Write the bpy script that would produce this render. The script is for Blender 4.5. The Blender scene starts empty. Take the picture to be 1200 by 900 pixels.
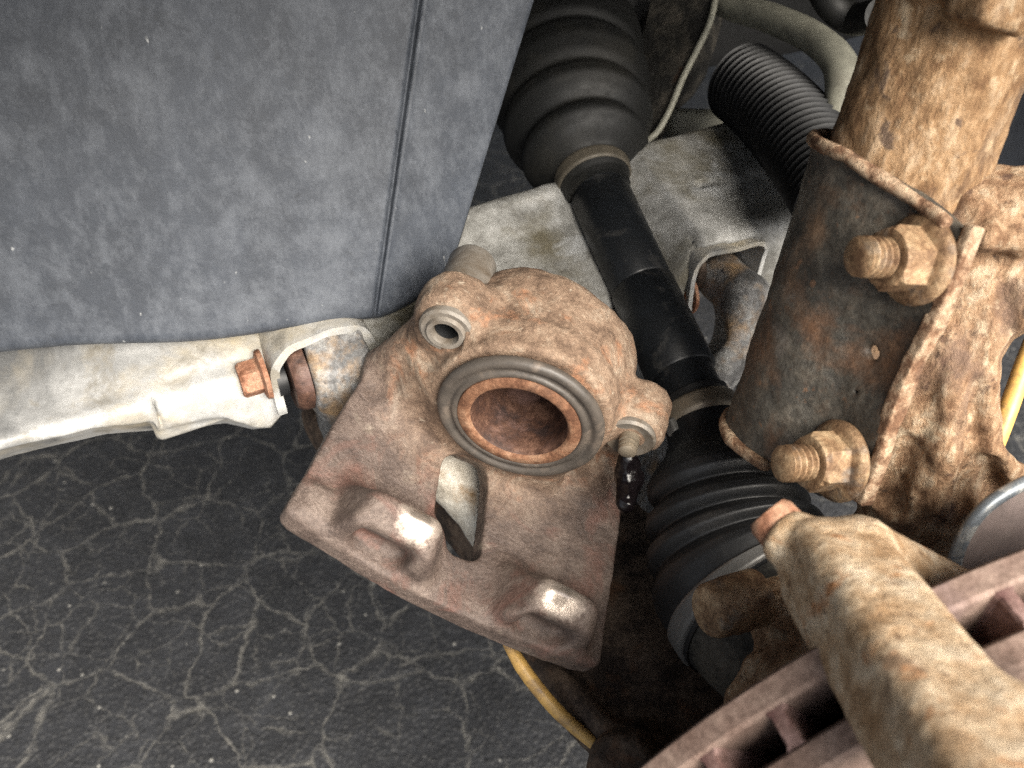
import bpy, math, random
import numpy as np
from mathutils import Vector, Matrix

random.seed(7)
rng = np.random.default_rng(11)
scene = bpy.context.scene

# ------------------------------------------------------------------ camera
PITCH, CAM_H, F_PX = math.radians(42), 0.75, 1082.0
cam_d = bpy.data.cameras.new('camera')
cam = bpy.data.objects.new('camera', cam_d)
scene.collection.objects.link(cam)
cam.location = (0, 0, CAM_H)
cam.rotation_euler = (math.pi/2 - PITCH, 0, 0)
cam_d.sensor_width = 36
cam_d.lens = 36*F_PX/1200
cam_d.clip_start, cam_d.clip_end = 0.01, 500
cam_d.dof.use_dof = True
cam_d.dof.focus_distance = 0.43
cam_d.dof.aperture_fstop = 11
scene.camera = cam

# ------------------------------------------------------------------ sky, sun, exposure
SUN_EL, SUN_AZ = math.radians(42), math.radians(148)     # azimuth clockwise from +Y (the way the camera looks)
world = bpy.data.worlds.new('World'); scene.world = world; world.use_nodes = True
wn = world.node_tree; wn.nodes.clear()
sky = wn.nodes.new('ShaderNodeTexSky'); sky.sky_type = 'NISHITA'; sky.sun_disc = False
sky.sun_elevation = SUN_EL; sky.sun_rotation = SUN_AZ
sky.air_density = 1.0; sky.dust_density = 4.0; sky.ozone_density = 1.0
hs = wn.nodes.new('ShaderNodeHueSaturation'); hs.inputs['Saturation'].default_value = 0.45
bg = wn.nodes.new('ShaderNodeBackground'); bg.inputs['Strength'].default_value = 0.11
wo = wn.nodes.new('ShaderNodeOutputWorld')
wn.links.new(sky.outputs[0], hs.inputs['Color']); wn.links.new(hs.outputs[0], bg.inputs[0]); wn.links.new(bg.outputs[0], wo.inputs[0])
sun_d = bpy.data.lights.new('sun', 'SUN'); sun_d.energy = 4.0; sun_d.angle = math.radians(42); sun_d.color = (1.0, 0.93, 0.82)
sun = bpy.data.objects.new('sun', sun_d); scene.collection.objects.link(sun)
sd = Vector((math.sin(SUN_AZ)*math.cos(SUN_EL), math.cos(SUN_AZ)*math.cos(SUN_EL), math.sin(SUN_EL)))
sun.rotation_euler = sd.to_track_quat('Z', 'Y').to_euler()
sun.location = sd*4
scene.cycles.use_denoising = False                     # keeps the fine rust and grit; a phone picture in shade has grain too
vs = scene.view_settings
vs.view_transform = 'Standard'; vs.look = 'None'; vs.exposure = 1.4; vs.gamma = 1.0; vs.use_curve_mapping = False

# ------------------------------------------------------------------ measuring frame
# c-space: metres, x right, y up, z towards the viewer, as seen by the camera; W() takes it into the world.
def nrm(v):
    v = np.asarray(v, float); return v/np.linalg.norm(v)
def P(px, py, d):
    return np.array([(px-600)/F_PX*d, (450-py)/F_PX*d, -d])
cP, sP = math.cos(PITCH), math.sin(PITCH)
M3 = np.array([[1, 0, 0], [0, sP, -cP], [0, cP, sP]])
def W(p):
    return np.asarray(p) @ M3.T + np.array([0, 0, CAM_H])
RT, UP, BK = np.array([1., 0, 0]), np.array([0, cP, sP]), np.array([0, -sP, cP])
LAT = nrm(.44*RT + .9*BK)        # axle direction, pointing out of the car
LON = nrm(.9*RT - .44*BK)        # along the car
class Frame:
    def __init__(s, O, ax): s.O = np.asarray(O, float); s.A = [nrm(a) for a in ax]
    def c(s, a, b, c_): return s.O + (s.A[0]*a + s.A[1]*b + s.A[2]*c_)/1000.0      # mm -> c-space
    def on(s, px, py, k, val):                                                       # pixel ray meets plane axis k = val
        n = s.A[k]; r = P(px, py, 1); t = ((s.O + n*val/1000) @ n)/(r @ n); q = r*t - s.O
        return np.array([q @ a*1000 for a in s.A])
    def cs(s, V): V = np.asarray(V); return s.O + (V[:, :1]*s.A[0] + V[:, 1:2]*s.A[1] + V[:, 2:3]*s.A[2])/1000.0
CF = Frame((0, 0, 0), ((1, 0, 0), (0, 1, 0), (0, 0, 1)))
def Pm(px, py, d): return P(px, py, d)*1000

# ------------------------------------------------------------------ object helpers
ROOTS = []
def mesh_obj(name, V, F, mat, parent=None, smooth=True, sharp=None):
    """V in c-space"""
    me = bpy.data.meshes.new(name)
    V = W(np.asarray(V, float)); 
    if isinstance(F, np.ndarray):
        n = F.shape[1]
        me.vertices.add(len(V)); me.vertices.foreach_set('co', V.astype(np.float32).ravel())
        me.loops.add(F.size); me.loops.foreach_set('vertex_index', F.astype(np.int32).ravel())
        me.polygons.add(len(F)); me.polygons.foreach_set('loop_start', (np.arange(len(F))*n).astype(np.int32))
        me.update(calc_edges=True)
    else:
        me.from_pydata([tuple(v) for v in V], [], F)
    me.validate()
    if smooth: me.polygons.foreach_set('use_smooth', np.ones(len(me.polygons), bool))
    if sharp: me.set_sharp_from_angle(angle=math.radians(sharp))
    me.materials.append(mat)
    o = bpy.data.objects.new(name, me); scene.collection.objects.link(o)
    if parent is not None: o.parent = parent
    return o
def tag(o, label=None, cat=None, group=None, kind=None):
    if label: o['label'] = label
    if cat: o['category'] = cat
    if group: o['group'] = group
    if kind: o['kind'] = kind
    return o
def thing(name, label, cat, group=None):
    o = bpy.data.objects.new(name, None); scene.collection.objects.link(o); o.empty_display_size = .02
    tag(o, label, cat, group); ROOTS.append(o); return o
def settle():
    """put every root at its thing's base and keep the parts where they stand"""
    for r in ROOTS:
        ms = [o for o in r.children_recursive if o.type == 'MESH'] + ([r] if r.type == 'MESH' else [])
        lo = np.full(3, 1e9); hi = -lo
        for m in ms:
            if m.get('_fixed'): continue
            a = np.empty(len(m.data.vertices)*3, np.float32); m.data.vertices.foreach_get('co', a); a = a.reshape(-1, 3)
            lo = np.minimum(lo, a.min(0)); hi = np.maximum(hi, a.max(0))
        loc = Vector(((lo[0]+hi[0])/2, (lo[1]+hi[1])/2, lo[2]))
        r.location = loc
        for m in ms:
            if m.get('_fixed'):
                m.matrix_basis = Matrix.Translation(-loc) @ m.matrix_basis; del m['_fixed']
            else: m.data.transform(Matrix.Translation(-loc))

# ------------------------------------------------------------------ signed distance modelling (mm)
LAT3 = rng.random((32, 32, 32)).astype(np.float32)
def vnoise(x, y, z, sc, seed=0):
    x = x/sc + seed*7.31; y = y/sc + seed*3.17; z = z/sc + seed*11.9
    xi, yi, zi = np.floor(x).astype(np.int32), np.floor(y).astype(np.int32), np.floor(z).astype(np.int32)
    fx, fy, fz = x-xi, y-yi, z-zi
    fx = fx*fx*(3-2*fx); fy = fy*fy*(3-2*fy); fz = fz*fz*(3-2*fz)
    def g(a, b, c): return LAT3[(xi+a) & 31, (yi+b) & 31, (zi+c) & 31]
    return ((g(0,0,0)*(1-fx)+g(1,0,0)*fx)*(1-fy)+(g(0,1,0)*(1-fx)+g(1,1,0)*fx)*fy)*(1-fz) + \
           ((g(0,0,1)*(1-fx)+g(1,0,1)*fx)*(1-fy)+(g(0,1,1)*(1-fx)+g(1,1,1)*fx)*fy)*fz - .5
def rough(D, p, amps, seed=0, band=6):
    m = np.abs(D) < band
    x, y, z = p[0][m], p[1][m], p[2][m]
    n = 0
    for k, (sc, a) in enumerate(amps): n = n + a*2*vnoise(x, y, z, sc, seed+k)
    D[m] += n.astype(D.dtype); return D
def smin(a, b, k):
    h = np.clip(.5+.5*(b-a)/k, 0, 1); return b*(1-h)+a*h - k*h*(1-h)
def smax(a, b, k): return -smin(-a, -b, k)
def cap(p, a, b, ra, rb=None):
    rb = ra if rb is None else rb
    a = np.asarray(a, float); d = np.asarray(b, float)-a; L2 = d@d
    qx, qy, qz = p[0]-a[0], p[1]-a[1], p[2]-a[2]
    h = np.clip((qx*d[0]+qy*d[1]+qz*d[2])/L2, 0, 1)
    return np.sqrt((qx-h*d[0])**2+(qy-h*d[1])**2+(qz-h*d[2])**2) - (ra+(rb-ra)*h)
def sph(p, c, r): return np.sqrt((p[0]-c[0])**2+(p[1]-c[1])**2+(p[2]-c[2])**2)-r
def cyl(p, a, b, r, rd=0):
    a = np.asarray(a, float); d = np.asarray(b, float)-a; L = np.linalg.norm(d); d = d/L
    qx, qy, qz = p[0]-a[0], p[1]-a[1], p[2]-a[2]
    t = qx*d[0]+qy*d[1]+qz*d[2]
    rr = np.sqrt(np.maximum(qx*qx+qy*qy+qz*qz-t*t, 0))
    dx, dy = rr-(r-rd), np.abs(t-L/2)-(L/2-rd)
    return np.minimum(np.maximum(dx, dy), 0)+np.sqrt(np.maximum(dx, 0)**2+np.maximum(dy, 0)**2)-rd
def box(p, c, half, rd=0, ax=None):
    x, y, z = p[0]-c[0], p[1]-c[1], p[2]-c[2]
    if ax is not None:
        x, y, z = [x*a[0]+y*a[1]+z*a[2] for a in ax]
    qx, qy, qz = np.abs(x)-(half[0]-rd), np.abs(y)-(half[1]-rd), np.abs(z)-(half[2]-rd)
    return np.sqrt(np.maximum(qx, 0)**2+np.maximum(qy, 0)**2+np.maximum(qz, 0)**2)+np.minimum(np.maximum(qx, np.maximum(qy, qz)), 0)-rd
def poly2(x, y, pts):
    pts = np.asarray(pts, float); n = len(pts)
    d = np.full(x.shape, 1e9); s = np.ones(x.shape)
    for i in range(n):
        a, b = pts[i], pts[i-1]; e = b-a; wx, wy = x-a[0], y-a[1]
        h = np.clip((wx*e[0]+wy*e[1])/(e@e), 0, 1)
        d = np.minimum(d, (wx-e[0]*h)**2+(wy-e[1]*h)**2)
        c1, c2, c3 = y >= a[1], y < b[1], e[0]*wy > e[1]*wx
        s = np.where((c1 & c2 & c3) | (~c1 & ~c2 & ~c3), -s, s)
    return s*np.sqrt(d)
def extr(d2, t, lo, hi, rd=0):
    dx, dy = d2+rd, np.abs(t-(lo+hi)/2)-((hi-lo)/2-rd)
    return np.minimum(np.maximum(dx, dy), 0)+np.sqrt(np.maximum(dx, 0)**2+np.maximum(dy, 0)**2)-rd
def net(fn, lo, hi, h):
    ax = [np.arange(lo[i], hi[i]+h, h) for i in range(3)]
    X, Y, Z = [a.astype(np.float32) for a in np.meshgrid(*ax, indexing='ij')]
    D = np.asarray(fn((X, Y, Z)), np.float32)
    for k in range(3):                                    # close the surface at the grid's border
        sl = [slice(None)]*3
        for e in (0, -1): sl[k] = e; D[tuple(sl)] = np.maximum(D[tuple(sl)], .2*h)
    n = np.array(D.shape)-1
    ins = D < 0
    C = [ins[a:n[0]+a, b:n[1]+b, c:n[2]+c] for a in (0,1) for b in (0,1) for c in (0,1)]
    tot = sum(c.astype(np.int8) for c in C); act = (tot > 0) & (tot < 8)
    I, J, K = np.nonzero(act)
    idx = np.full(act.shape, -1, np.int32); idx[I, J, K] = np.arange(len(I))
    acc = np.zeros((len(I), 3)); cnt = np.zeros(len(I))
    cor = [(a, b, c) for a in (0,1) for b in (0,1) for c in (0,1)]
    for i, a in enumerate(cor):
        for k in range(3):
            if a[k]: continue
            b = list(a); b[k] = 1
            da, db = D[I+a[0], J+a[1], K+a[2]], D[I+b[0], J+b[1], K+b[2]]
            m = (da < 0) != (db < 0)
            t = np.where(m, da/(da-db+1e-12), 0)
            pt = np.array(a, float)[None, :].repeat(len(I), 0); pt[:, k] += t
            acc[m] += pt[m]; cnt[m] += 1
    V = acc/np.maximum(cnt, 1)[:, None]+np.stack([I, J, K], 1)
    V = V*h+np.array([a[0] for a in ax])
    Q = []
    for k in range(3):
        u, v = (k+1) % 3, (k+2) % 3
        s0 = [slice(1, n[i]) for i in range(3)]; s0[k] = slice(0, n[k]); s1 = list(s0); s1[k] = slice(1, n[k]+1)
        a, b = ins[tuple(s0)], ins[tuple(s1)]
        g = np.argwhere(a != b); off = np.ones(3, int); off[k] = 0; g = g+off
        fl = a[a != b]
        eu, ev = np.zeros(3, int), np.zeros(3, int); eu[u] = 1; ev[v] = 1
        c = [idx[tuple((g-d).T)] for d in (eu*0, eu, eu+ev, ev)]
        q = np.stack(c, 1); q[~fl] = q[~fl][:, ::-1]; Q.append(q)
    return V, np.concatenate(Q)
def sdf_obj(name, fn, lo, hi, h, mat, parent=None, frame=CF):
    V, Q = net(fn, lo, hi, h)
    A = np.array(frame.A)
    if np.linalg.det(A) < 0: Q = Q[:, ::-1].copy()
    return mesh_obj(name, frame.cs(V), Q, mat, parent)
def bounds(pts, pad):
    p = np.array(pts); return p.min(0)-pad, p.max(0)+pad

# ------------------------------------------------------------------ swept and turned shapes (c-space metres)
def bez(p0, p1, p2, p3, n):
    t = np.linspace(0, 1, n)[:, None]; return (1-t)**3*p0+3*(1-t)**2*t*p1+3*(1-t)*t*t*p2+t**3*p3
def smooth_path(pts, n):
    pts = np.asarray(pts, float); q = np.vstack([2*pts[0]-pts[1], pts, 2*pts[-1]-pts[-2]]); out = []
    m = len(pts)-1
    for i in range(m):
        p0, p1, p2, p3 = q[i:i+4]; t = np.linspace(0, 1, n//m+1)[:-1 if i < m-1 else None, None]
        out.append(.5*((2*p1)+(-p0+p2)*t+(2*p0-5*p1+4*p2-p3)*t*t+(-p0+3*p1-3*p2+p3)*t**3))
    return np.vstack(out)
def resample(path, s):
    seg = np.linalg.norm(np.diff(path, axis=0), axis=1); L = np.r_[0, np.cumsum(seg)]
    return np.stack([np.interp(s, L, path[:, k]) for k in range(3)], 1)
def plen(path): return np.linalg.norm(np.diff(path, axis=0), axis=1).sum()
def sweep(name, path, rad, mat, parent=None, seg=48, caps=True, flat=None):
    """tube of radius rad[i] (m) round path[i]; flat = (direction, factor) squashes it"""
    path = np.asarray(path, float); rad = np.broadcast_to(np.asarray(rad, float), (len(path),))
    T = np.gradient(path, axis=0); T /= np.linalg.norm(T, axis=1)[:, None]+1e-12
    ref = np.array([0, 1., 0]) if abs(T[0, 1]) < .8 else np.array([1., 0, 0])
    u = nrm(np.cross(T[0], ref)); V = []
    a = np.linspace(0, 2*np.pi, seg, endpoint=False)
    for i in range(len(path)):
        u = nrm(u-T[i]*(u@T[i])); v = np.cross(T[i], u)
        off = rad[i]*(np.cos(a)[:, None]*u+np.sin(a)[:, None]*v)
        if flat is not None: off = off-(off@nrm(flat[0]))[:, None]*nrm(flat[0])*(1-flat[1])
        V.append(path[i]+off)
    n = len(path); V = np.vstack(V)
    i = np.arange(n-1)[:, None]*seg; j = np.arange(seg)[None]; k = (j+1) % seg
    Q = np.stack([i+j, i+k, i+seg+k, i+seg+j], -1).reshape(-1, 4)
    F = [tuple(q) for q in Q]
    if caps: F += [tuple(range(seg))[::-1], tuple(range((n-1)*seg, n*seg))]
    return mesh_obj(name, V, F, mat, parent, sharp=50)
def turned(name, O, axis, prof, mat, parent=None, seg=56, caps=True):
    """prof: (s, r) in mm along axis from O"""
    axis = nrm(axis); prof = np.array(prof, float)
    ref = np.array([0, 1., 0]) if abs(axis[1]) < .8 else np.array([1., 0, 0])
    u = nrm(np.cross(axis, ref)); v = np.cross(axis, u); a = np.linspace(0, 2*np.pi, seg, endpoint=False)
    V = np.vstack([O+axis*s/1000+r/1000*(np.cos(a)[:, None]*u+np.sin(a)[:, None]*v) for s, r in prof])
    n = len(prof); i = np.arange(n-1)[:, None]*seg; j = np.arange(seg)[None]; k = (j+1) % seg
    F = [tuple(q) for q in np.stack([i+j, i+k, i+seg+k, i+seg+j], -1).reshape(-1, 4)]
    if caps:
        if prof[0][1] > .01: F.append(tuple(range(seg))[::-1])
        if prof[-1][1] > .01: F.append(tuple(range((n-1)*seg, n*seg)))
    return mesh_obj(name, V, F, mat, parent, sharp=38)
def hexnut(name, O, axis, af, h, mat, parent, rot=0.0, ch=1.6):
    """solid hexagon, chamfered outer end; O centre of seating face, mm"""
    axis = nrm(axis); ref = nrm(np.cross(axis, [0.1, 1, 0.05])); v = np.cross(axis, ref); V = []; F = []
    R = af/math.sqrt(3)
    rows = [(0, R, .0), (.4, R, 0), (h-ch, R, 0), (h-.2, R-ch*1.0, 0), (h, R-ch*1.5, 0)]
    nseg = 24
    for s, r, _ in rows:
        for k in range(nseg):
            a = 2*np.pi*k/nseg
            c = math.cos(math.pi/6)/math.cos(((a+math.pi/6*0) % (math.pi/3))-math.pi/6)
            rr = min(R*c*(1 if s < h-ch+.01 else 1), r if s > h-ch else 1e9) if s > h-ch else R*c
            rr = min(rr, R*.985)
            V.append(O+axis*s/1000+rr/1000*(math.cos(a+rot)*ref+math.sin(a+rot)*v))
    n = len(rows)
    for i in range(n-1):
        for k in range(nseg):
            F.append((i*nseg+k, i*nseg+(k+1) % nseg, (i+1)*nseg+(k+1) % nseg, (i+1)*nseg+k))
    F += [tuple(range(nseg))[::-1], tuple(range((n-1)*nseg, n*nseg))]
    return mesh_obj(name, np.array(V), F, mat, parent, smooth=False)
def thread(O, axis, r, l, pitch, name, mat, parent):
    prof = []; s = 0
    while s < l-1.5: prof += [(s, r), (s+pitch*.2, r), (s+pitch*.5, r-1.5), (s+pitch*.72, r-1.5)]; s += pitch
    prof += [(s, r-.2), (l-.6, r-.9), (l, r-1.8)]
    return turned(name, O, axis, prof, mat, parent, seg=28)

# ------------------------------------------------------------------ materials
def new_mat(name):
    m = bpy.data.materials.new(name); m.use_nodes = True; nt = m.node_tree; nt.nodes.clear()
    out = nt.nodes.new('ShaderNodeOutputMaterial'); bs = nt.nodes.new('ShaderNodeBsdfPrincipled')
    nt.links.new(bs.outputs[0], out.inputs[0])
    tc = nt.nodes.new('ShaderNodeTexCoord')
    return m, nt, bs, tc.outputs['Object']
def nnoise(nt, vec, sc, det=6, ro=.6, dis=0.0):
    n = nt.nodes.new('ShaderNodeTexNoise'); n.inputs['Scale'].default_value = sc; n.inputs['Detail'].default_value = det
    n.inputs['Roughness'].default_value = ro; n.inputs['Distortion'].default_value = dis
    nt.links.new(vec, n.inputs['Vector']); return n.outputs['Fac']
def ramp(nt, fac, stops, interp='LINEAR'):
    r = nt.nodes.new('ShaderNodeValToRGB'); cr = r.color_ramp; cr.interpolation = interp
    while len(cr.elements) < len(stops): cr.elements.new(.5)
    for e, (p, c) in zip(cr.elements, stops):
        e.position = p; e.color = (*c, 1) if len(c) == 3 else c
    nt.links.new(fac, r.inputs[0]); return r.outputs[0]
def lvl(nt, fac, a, b, lo=0.0, hi=1.0):
    r = nt.nodes.new('ShaderNodeMapRange'); r.inputs[1].default_value = a; r.inputs[2].default_value = b
    r.inputs[3].default_value = lo; r.inputs[4].default_value = hi; r.clamp = True
    nt.links.new(fac, r.inputs[0]); return r.outputs[0]
def mixc(nt, fac, a, b, mode='MIX'):
    n = nt.nodes.new('ShaderNodeMix'); n.data_type = 'RGBA'; n.blend_type = mode
    for s, v in ((0, fac), (6, a), (7, b)):
        if isinstance(v, (int, float)): n.inputs[s].default_value = v
        elif isinstance(v, tuple): n.inputs[s].default_value = (*v, 1)
        else: nt.links.new(v, n.inputs[s])
    return n.outputs[2]
def math_(nt, op, a, b=0.0):
    n = nt.nodes.new('ShaderNodeMath'); n.operation = op
    for s, v in ((0, a), (1, b)):
        if isinstance(v, (int, float)): n.inputs[s].default_value = v
        else: nt.links.new(v, n.inputs[s])
    return n.outputs[0]
def bump(nt, bs, h, strength, dist):
    b = nt.nodes.new('ShaderNodeBump'); b.inputs['Strength'].default_value = strength; b.inputs['Distance'].default_value = dist
    nt.links.new(h, b.inputs['Height']); nt.links.new(b.outputs[0], bs.inputs['Normal'])
def stretch(nt, vec, axis_world, f):
    """coordinates squeezed along a world direction so that noise runs in streaks along it"""
    q = Vector(axis_world).to_track_quat('Z', 'Y').inverted().to_euler()
    m1 = nt.nodes.new('ShaderNodeMapping'); m1.inputs['Rotation'].default_value = q; nt.links.new(vec, m1.inputs[0])
    m2 = nt.nodes.new('ShaderNodeMapping'); m2.inputs['Scale'].default_value = (1, 1, f); nt.links.new(m1.outputs[0], m2.inputs[0])
    return m2.outputs[0]
def rust(name, stops, patch=None, patch_sc=30, patch_rng=(.55, .68), sc=90, speck=None, speck_sc=420, speck_rng=(.60, .68),
         rg=(.65, .9), metal=0.0, bs_str=.5, bdist=.0008, bsc=320, streak=None, spec=.35, layers=(), fa=.75):
    m, nt, bs, vec = new_mat(name)
    v2 = stretch(nt, vec, *streak) if streak else vec
    n1 = lvl(nt, nnoise(nt, v2, sc, 9, .7, .12), .36, .64)
    col = ramp(nt, n1, stops)
    if patch:
        pf = lvl(nt, nnoise(nt, v2, patch_sc, 8, .66, .2), *patch_rng)
        col = mixc(nt, pf, col, patch)
    for (c, s, r) in layers:
        col = mixc(nt, lvl(nt, nnoise(nt, vec, s, 7, .6, .3), *r), col, c)
    if speck:
        sf = lvl(nt, nnoise(nt, vec, speck_sc, 4, .6), *speck_rng)
        col = mixc(nt, sf, col, speck)
    fine = nnoise(nt, v2, bsc*1.3, 6, .75)
    col = mixc(nt, lvl(nt, fine, .40, .62, .0, fa), col, mixc(nt, 1.0, col, (.45, .42, .40), 'MULTIPLY'))
    nt.links.new(col, bs.inputs['Base Color'])
    nt.links.new(lvl(nt, n1, 0, 1, rg[1], rg[0]), bs.inputs['Roughness'])
    bs.inputs['Metallic'].default_value = metal; bs.inputs['Specular IOR Level'].default_value = spec
    h = math_(nt, 'ADD', nnoise(nt, v2, bsc, 8, .7), math_(nt, 'MULTIPLY', n1, .8))
    bump(nt, bs, h, bs_str, bdist)
    return m
def plain(name, col, rgh, metal=0.0, var=.25, sc=120, bs_str=.25, bdist=.0004, bsc=500, spec=.5, dust=None, dust_sc=40, dust_rng=(.5, .8)):
    m, nt, bs, vec = new_mat(name)
    n1 = nnoise(nt, vec, sc, 7, .6, .2)
    c = mixc(nt, lvl(nt, n1, .3, .7), tuple(x*(1-var) for x in col), tuple(x*(1+var) for x in col))
    if dust: c = mixc(nt, lvl(nt, nnoise(nt, vec, dust_sc, 7, .65, .5), *dust_rng), c, dust)
    nt.links.new(c, bs.inputs['Base Color'])
    nt.links.new(lvl(nt, n1, .3, .7, min(1, rgh*1.15), rgh*.85), bs.inputs['Roughness'])
    bs.inputs['Metallic'].default_value = metal; bs.inputs['Specular IOR Level'].default_value = spec
    bump(nt, bs, nnoise(nt, vec, bsc, 6, .65), bs_str, bdist)
    return m

# asphalt: dark binder, fine chippings, dusty alligator cracks (crack pattern shared with the relief)
def asphalt():
    m, nt, bs, vec = new_mat('asphalt')
    warp = nt.nodes.new('ShaderNodeTexNoise'); warp.inputs['Scale'].default_value = 22; warp.inputs['Detail'].default_value = 7; warp.inputs['Roughness'].default_value = .68
    nt.links.new(vec, warp.inputs['Vector'])
    vm = nt.nodes.new('ShaderNodeVectorMath'); vm.operation = 'MULTIPLY_ADD'
    nt.links.new(warp.outputs['Color'], vm.inputs[0]); vm.inputs[1].default_value = (.040, .040, 0); nt.links.new(vec, vm.inputs[2])
    def cracks(sc, wdt, off):
        mp = nt.nodes.new('ShaderNodeMapping'); mp.inputs['Location'].default_value = off; nt.links.new(vm.outputs[0], mp.inputs[0])
        v = nt.nodes.new('ShaderNodeTexVoronoi'); v.feature = 'DISTANCE_TO_EDGE'; v.inputs['Scale'].default_value = sc
        nt.links.new(mp.outputs[0], v.inputs['Vector'])
        w = math_(nt, 'MULTIPLY', math_(nt, 'ADD', nnoise(nt, vec, 45, 4, .6), -.25), wdt*3.4)     # crack width wanders
        r = nt.nodes.new('ShaderNodeMapRange'); r.clamp = True; nt.links.new(v.outputs['Distance'], r.inputs[0])
        r.inputs[1].default_value = 0; nt.links.new(math_(nt, 'MAXIMUM', w, .004), r.inputs[2]); r.inputs[3].default_value = 1; r.inputs[4].default_value = 0
        return r.outputs[0]
    c1 = math_(nt, 'MULTIPLY', cracks(12.5, .032, (.3, .1, 0)), lvl(nt, nnoise(nt, vec, 8, 6, .65), .32, .46))
    c2 = math_(nt, 'MULTIPLY', cracks(24.0, .034, (.7, .4, 0)), lvl(nt, nnoise(nt, vec, 13, 5, .65), .42, .52))
    ck = math_(nt, 'MAXIMUM', c1, math_(nt, 'MULTIPLY', c2, .7))
    grit = nnoise(nt, vec, 420, 6, .75)
    ck = math_(nt, 'MULTIPLY', ck, lvl(nt, nnoise(nt, vec, 70, 8, .85), .40, .58))
    base = ramp(nt, nnoise(nt, vec, 20, 9, .7), [(.35, (.0058, .0063, .0080)), (.5, (.0098, .0106, .0130)), (.65, (.018, .0192, .0225))])
    ch = nt.nodes.new('ShaderNodeTexVoronoi'); ch.inputs['Scale'].default_value = 190; nt.links.new(vec, ch.inputs['Vector'])
    sepr = nt.nodes.new('ShaderNodeSeparateColor'); nt.links.new(ch.outputs['Color'], sepr.inputs[0])
    ston = mixc(nt, lvl(nt, sepr.outputs[0], 0, 1), mixc(nt, 1.0, base, (.55, .55, .55), 'MULTIPLY'), mixc(nt, 1.0, base, (.75, .74, .72), 'SCREEN' if False else 'MIX') if False else mixc(nt, .06, base, (.40, .39, .37)))
    base = mixc(nt, lvl(nt, ch.outputs['Distance'], .25, .55, .8, 0), base, ston)
    base = mixc(nt, math_(nt, 'MULTIPLY', lvl(nt, grit, .56, .70), .5), base, (.11, .11, .105))
    stone = math_(nt, 'MULTIPLY', lvl(nt, ch.outputs['Distance'], .2, .4, 1, 0), lvl(nt, sepr.outputs[1], .986, .993))
    base = mixc(nt, stone, base, (.20, .195, .18))
    col = mixc(nt, math_(nt, 'MULTIPLY', ck, .9), base, (.132, .126, .112))
    nt.links.new(col, bs.inputs['Base Color']); bs.inputs['Roughness'].default_value = .72
    h = math_(nt, 'ADD', math_(nt, 'MULTIPLY', grit, .5), math_(nt, 'MULTIPLY', lvl(nt, ch.outputs['Distance'], 0, .6, 1, 0), .5))
    h = math_(nt, 'SUBTRACT', h, math_(nt, 'MULTIPLY', ck, .5))
    h = math_(nt, 'ADD', h, math_(nt, 'MULTIPLY', nnoise(nt, vec, 55, 6, .65), .9))
    bump(nt, bs, h, .55, .003)
    return m

def shield_plastic(name, base, dust, amount):
    m, nt, bs, vec = new_mat(name)
    n = nnoise(nt, vec, 11, 9, .7, 0)
    c = mixc(nt, lvl(nt, n, .35, .68), tuple(x*.72 for x in base), tuple(x*1.25 for x in base))
    sv = stretch(nt, vec, (0.06, -.2, 1), .38)
    c = mixc(nt, math_(nt, 'MULTIPLY', lvl(nt, nnoise(nt, sv, 150, 8, .78), .46, .70), amount), c, dust)
    c = mixc(nt, math_(nt, 'MULTIPLY', lvl(nt, nnoise(nt, sv, 36, 9, .80, 0), .48, .64), amount), c, dust)
    # chips and scuffs: short light flecks that run with the streaks, and a few dark rubs
    c = mixc(nt, math_(nt, 'MULTIPLY', lvl(nt, nnoise(nt, stretch(nt, vec, (0.06, -.2, 1), .45), 230, 3, .5), .735, .80), .6), c, (.42, .43, .43))
    c = mixc(nt, math_(nt, 'MULTIPLY', lvl(nt, nnoise(nt, vec, 48, 4, .6), .66, .74), .6), c, tuple(x*.45 for x in base))
    nt.links.new(c, bs.inputs['Base Color'])
    bs.inputs['Roughness'].default_value = .62; bs.inputs['Specular IOR Level'].default_value = .4
    bump(nt, bs, math_(nt, 'ADD', nnoise(nt, vec, 260, 6, .7), nnoise(nt, vec, 25, 3, .5)), .35, .0012)
    return m

M = {}
def wdir(v): return tuple(np.asarray(v) @ M3.T)
M['asphalt'] = asphalt()
M['shield'] = shield_plastic('dusty_plastic', (.043, .050, .063), (.122, .134, .154), .52)
M['liner'] = shield_plastic('liner_plastic', (.10, .107, .122), (.18, .187, .20), .4)
M['galv'] = rust('dirty_aluminium', [(.1, (.34, .34, .328)), (.5, (.46, .46, .448)), (.9, (.57, .57, .555))], patch=(.46, .40, .29), patch_sc=13,
                 patch_rng=(.48, .64), sc=28, fa=.18, rg=(.45, .65), metal=.15, bs_str=.25, spec=.5,
                 layers=[((.17, .172, .17), 14, (.50, .66)), ((.27, .25, .21), 40, (.56, .66))])
M['galv_dirty'] = rust('grimy_aluminium', [(.1, (.16, .157, .145)), (.5, (.29, .29, .275)), (.9, (.42, .42, .405))], patch=(.15, .135, .095), patch_sc=15,
                 patch_rng=(.5, .66), sc=34, fa=.4, rg=(.45, .7), metal=.15, bs_str=.35, spec=.5,
                 layers=[((.42, .43, .43), 22, (.60, .70))])
M['body_black'] = plain('shade_black', (.012, .012, .012), .7)  # near-black so the unlit back of the wheel well stays dark
M['dark_metal'] = rust('grimy_dark_metal', [(.3, (.020, .019, .017)), (.55, (.05, .046, .038)), (.8, (.09, .08, .065))], patch=(.10, .05, .025), patch_sc=22,
                       patch_rng=(.6, .72), sc=40)
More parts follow.
